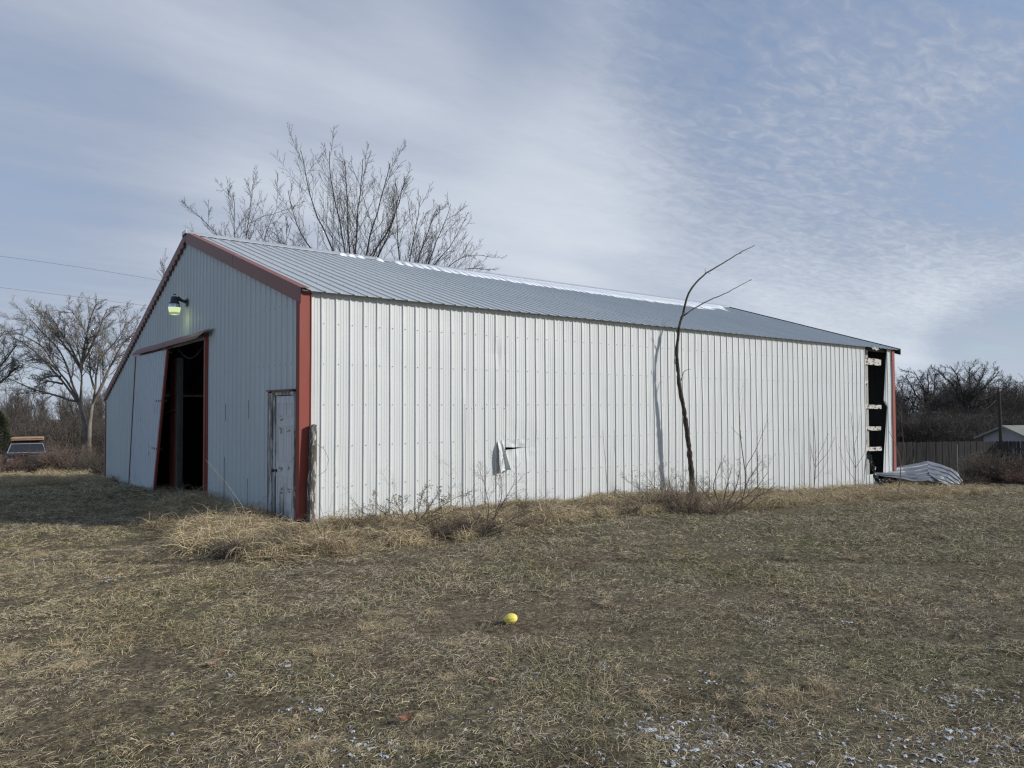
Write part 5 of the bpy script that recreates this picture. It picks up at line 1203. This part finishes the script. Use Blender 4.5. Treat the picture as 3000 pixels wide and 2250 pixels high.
for sg in (-1, 1):
    a0, a1 = hpnt(0, -.35, zr), hpnt(sg*(hw+.5), -.35, ze-.16); b0, b1 = hpnt(0, hl+.3, zr), hpnt(sg*(hw+.5), hl+.3, ze-.16); lo2 = [tuple(np.array(q_)-(0, 0, .14)) for q_ in (a0, a1, b1, b0)]
    hr.add([a0, a1, b1, b0]+lo2, [(0, 1, 2, 3), (4, 7, 6, 5), (0, 4, 5, 1), (1, 5, 6, 2)])
rf_ = hr.build('roof', M['house_roof'], hs_)
vp = hpnt(1.6, 2.6, zr-.3); MB().tube([vp, tuple(np.array(vp)+(0, 0, .35))], .05, 8).build('vent_pipe', M['lamp_dark'], rf_)

# ------------------------------------------------------------------ abandoned vehicle on the left, facing the camera
vp_ = at(82, 1187, 38.0); vz = -1.55; VX = empty('old_vehicle', (vp_[0], vp_[1], vz), 'abandoned dark off road vehicle half hidden in brush at the left', 'vehicle', rz=-radians(7))
def vb(name, mb_, mat, parent=VX, **k):
    o = mb_.build(name, M[mat], None, **k); o.parent = parent; return o
def prism(mbx, prof, x0, x1, x0b=None, x1b=None):
    """prof: (y, z, inset) outline, extruded in x"""
    n = len(prof); V = [(x0+i, y, z) for y, z, i in prof]+[(x1-i, y, z) for y, z, i in prof]
    mbx.add(V, [tuple(range(n))[::-1], tuple(range(n, 2*n))]+[(i, (i+1) % n, n+(i+1) % n, n+i) for i in range(n)])
m = MB(); prism(m, [(-2.05, .45, .04), (-2.08, .80, .03), (-2.0, 1.02, .05), (-1.2, 1.10, .06), (-.95, 1.14, .05), (2.2, 1.14, .05), (2.28, .9, .03), (2.28, .42, .03)], -.93, .93); body = vb('body', m, 'car_paint', bevel=.03)
m = MB(); prism(m, [(-.92, 1.12, .04), (-.42, 1.58, .17), (-.25, 1.63, .20), (2.1, 1.63, .20), (2.22, 1.15, .05)], -.90, .90); cabin = vb('cabin', m, 'car_paint', bevel=.02)
def quad_on(x0a, x1a, x0b, x1b, ya, za, yb, zb_, t=.012):
    d = np.array([0, yb-ya, zb_-za]); nn = norm(np.array([0, -d[2], d[1]])); nn = nn if nn[1] < 0 else -nn
    V = [np.array(v)+nn*t for v in ((x0a, ya, za), (x1a, ya, za), (x1b, yb, zb_), (x0b, yb, zb_))]; W_ = [v-nn*t*.9 for v in V]; m = MB(); m.add(V+W_, [(0, 1, 2, 3), (7, 6, 5, 4), (0, 4, 5, 1), (1, 5, 6, 2), (2, 6, 7, 3), (3, 7, 4, 0)]); return m
wsn = vb('windscreen', quad_on(-.78, .78, -.64, .64, -.88, 1.155, -.46, 1.54), 'car_glass', cabin)
m = MB(); t_ = .02
for a, b2 in (((-.80, -.92, 1.15), (-.665, -.47, 1.575)), ((.80, -.92, 1.15), (.665, -.47, 1.575)), ((-.67, -.47, 1.565), (.67, -.47, 1.565)), ((-.82, -.94, 1.14), (.82, -.94, 1.14))): m.beam(a, b2, .035, .03, up=(0, -.7, .7))
vb('windscreen_trim', m, 'chrome', cabin)
for sg in (-1, 1):
    m = MB(); m.add([(sg*.87, -.6, 1.18), (sg*.87, 1.9, 1.18), (sg*.745, 1.85, 1.55), (sg*.745, -.30, 1.55)], [(0, 1, 2, 3)]); vb('side_window', m, 'car_glass', cabin)
    m = MB(); m.box((sg*.62, -2.10, .82), (.26, .06, .20)); vb('headlight', m, 'chrome', body, bevel=.02)
    m = MB(); m.box((sg*1.0, -.78, 1.18), (.16, .08, .14)); vb('mirror', m, 'car_paint', body, bevel=.02)
    for y in (-1.35, 1.45):
        m = MB(); m.lathe((sg*.80, y, .36), [(.0, -.11), (.36, -.11), (.38, -.08), (.38, .08), (.36, .11), (.0, .11)], 20, (1, 0, 0)); wh = vb('wheel', m, 'rubber'); m = MB(); m.lathe((sg*.80, y, .36), [(.0, .10), (.10, .125), (.2, .115), (.21, .10), (.21, -.12)], 16, (sg, 0, 0)); vb('rim', m, 'chrome', wh)
m = MB(); m.box((0, -2.09, .84), (.92, .03, .18)); gr = vb('grille', m, 'black', body)
m = MB()
for z in (.78, .84, .90): m.box((0, -2.115, z), (.92, .02, .012))
for x in np.linspace(-.4, .4, 7): m.box((x, -2.112, .84), (.01, .012, .18))
vb('grille_bars', m, 'chrome', gr)
m = MB(); m.box((0, -2.16, .55), (1.72, .10, .16)); vb('bumper', m, 'chrome', body, bevel=.025)
m = MB(); m.box((.42, -1.96, 1.045), (.52, .04, .03)); m.box((.5, -1.6, 1.085), (.40, .05, .012)); m.box((.45, -1.2, 1.115), (.5, .05, .012)); vb('bonnet_trim', m, 'chrome', body)
m = MB(); m.box((0, -1.55, 1.075), (1.1, .9, .03)); vb('bonnet_scoop', m, 'car_paint', body, bevel=.015)
m = MB()
for sg in (-1, 1): m.beam((sg*.62, -.15, 1.72), (sg*.62, 1.9, 1.72), .04, .04)
for y in (-.1, .5, 1.1, 1.8): m.beam((-.66, y, 1.72), (.66, y, 1.72), .04, .04)
for sg in (-1, 1):
    for y in (0, 1.7): m.box((sg*.62, y, 1.67), (.04, .04, .10))
vb('roof_rack', m, 'rubber')
rm = Matrix.Translation(Vector((vp_[0], vp_[1], vz))) @ Matrix.Rotation(-radians(7), 4, 'Z')
ob_ = np.array(rm @ Vector((0, .8, 1.745))); BR = empty('board_stack', tuple(ob_), 'stack of orange weathered boards lying on the roof of the old vehicle', 'boards', rz=-radians(7))
for k, (w_, x_, y_) in enumerate(((1.36, 0, 0), (1.34, .01, .02), (1.37, -.01, -.02))):
    m = MB()
    for j in range(6): m.box((x_+.01*(j % 2), -1.0+.38*j+y_, .018+.042*k), (w_, .36, .034))
    o = m.build('board_layer', M['orange'], None); o.parent = BR

# ------------------------------------------------------------------ small things on the grass
p = on_ground(1496, 1829); c = np.array([p[0], p[1], gz(p[0], p[1])+.047]); nu, nv = 28, 60; P = []
axd = norm(RT*1.0+np.array([0, 0, .16])+fw*.15); a1 = norm(np.cross(axd, np.array([0, 0, 1.]))); a2 = np.cross(axd, a1)
for i in range(nu+1):
    f = i/nu*pi; r = sin(f)*.041; x = -cos(f)*.054; row = []
    for j in range(nv):
        a = j/nv*2*pi; rr_ = r*(1-.085*(1-abs(sin(a*4.5)))*sin(f)**.5)*(1+.03*sin(a*2+1)); row.append(c+axd*(x+.002*sin(a*3)*sin(f))+a1*cos(a)*rr_+a2*sin(a)*rr_)
    P.append(row)
bo = MB().grid(np.array(P), closed=True).build('ribbed_ball', M['yellow'], smooth=True, origin=tuple(c-(0, 0, .036)), label='small yellow ribbed oval ball lying in the grass', cat='ball')
m = MB().lathe(c+axd*-.053, [(.006, 0), (.008, .004), (.004, .009), (0, .010)], 10, tuple(-axd)); o = m.build('stem_end', M['yellow_tip'], bo, smooth=True); o.matrix_parent_inverse = Matrix.Translation(-Vector(c-(0, 0, .036)))
def leaf(xd, yd, s, mat, label, seed, lobed=False, rot=0.):
    rg = np.random.default_rng(seed); p = gp(xd, yd); c = np.array([p[0], p[1], gz(p[0], p[1])+.035]); V, F = [], []; n = 14; m_ = MB(); rows = []
    for i in range(n):
        t = i/(n-1); w = (sin(pi*t**.8)**.8)*(.5+(.35*abs(sin(t*9)) if lobed else 0)); rows.append([c+s*np.array([(t-.5)*cos(rot)-w*q*sin(rot)*.8, (t-.5)*sin(rot)+w*q*cos(rot)*.8, .16*q*q*2+.10*sin(t*4+seed)+.05*q]) for q in (-.5, -.25, 0, .25, .5)])
    m_.grid(np.array(rows)); m_.tube([rows[0][2], rows[0][2]+s*np.array([-.25*cos(rot), -.25*sin(rot), .02])], .0016, 4)
    return m_.build('fallen_leaf', M[mat], smooth=True, origin=tuple(c-(0, 0, .035)), label=label, cat='leaf', group='fallen leaves')
leaf(1067, 1480, .075, 'leaf_brown', 'tan curled oval leaf on the grass below the yellow ball', 1, rot=-.5)
leaf(1198, 1500, .06, 'leaf_brown', 'tan leaf standing on edge by the snow scraps', 2, rot=1.0)
leaf(879, 1562, .085, 'leaf_red', 'reddish lobed leaf near the bottom snow', 3, True, rot=-.2)
leaf(466, 1441, .075, 'leaf_brown', 'brown leaf in the grass far left of the yellow ball', 4, True, rot=.2)
leaf(480, 1418, .06, 'leaf_red', 'flat dull red leaf above the lone brown leaf', 5, rot=.4)
leaf(1442, 1415, .07, 'leaf_brown', 'upright forked tan leaf right of the yellow ball', 6, True, rot=1.3)
leaf(640, 1560, .06, 'leaf_brown', 'small dark leaf beside the lower left snow patch', 7, rot=.8)
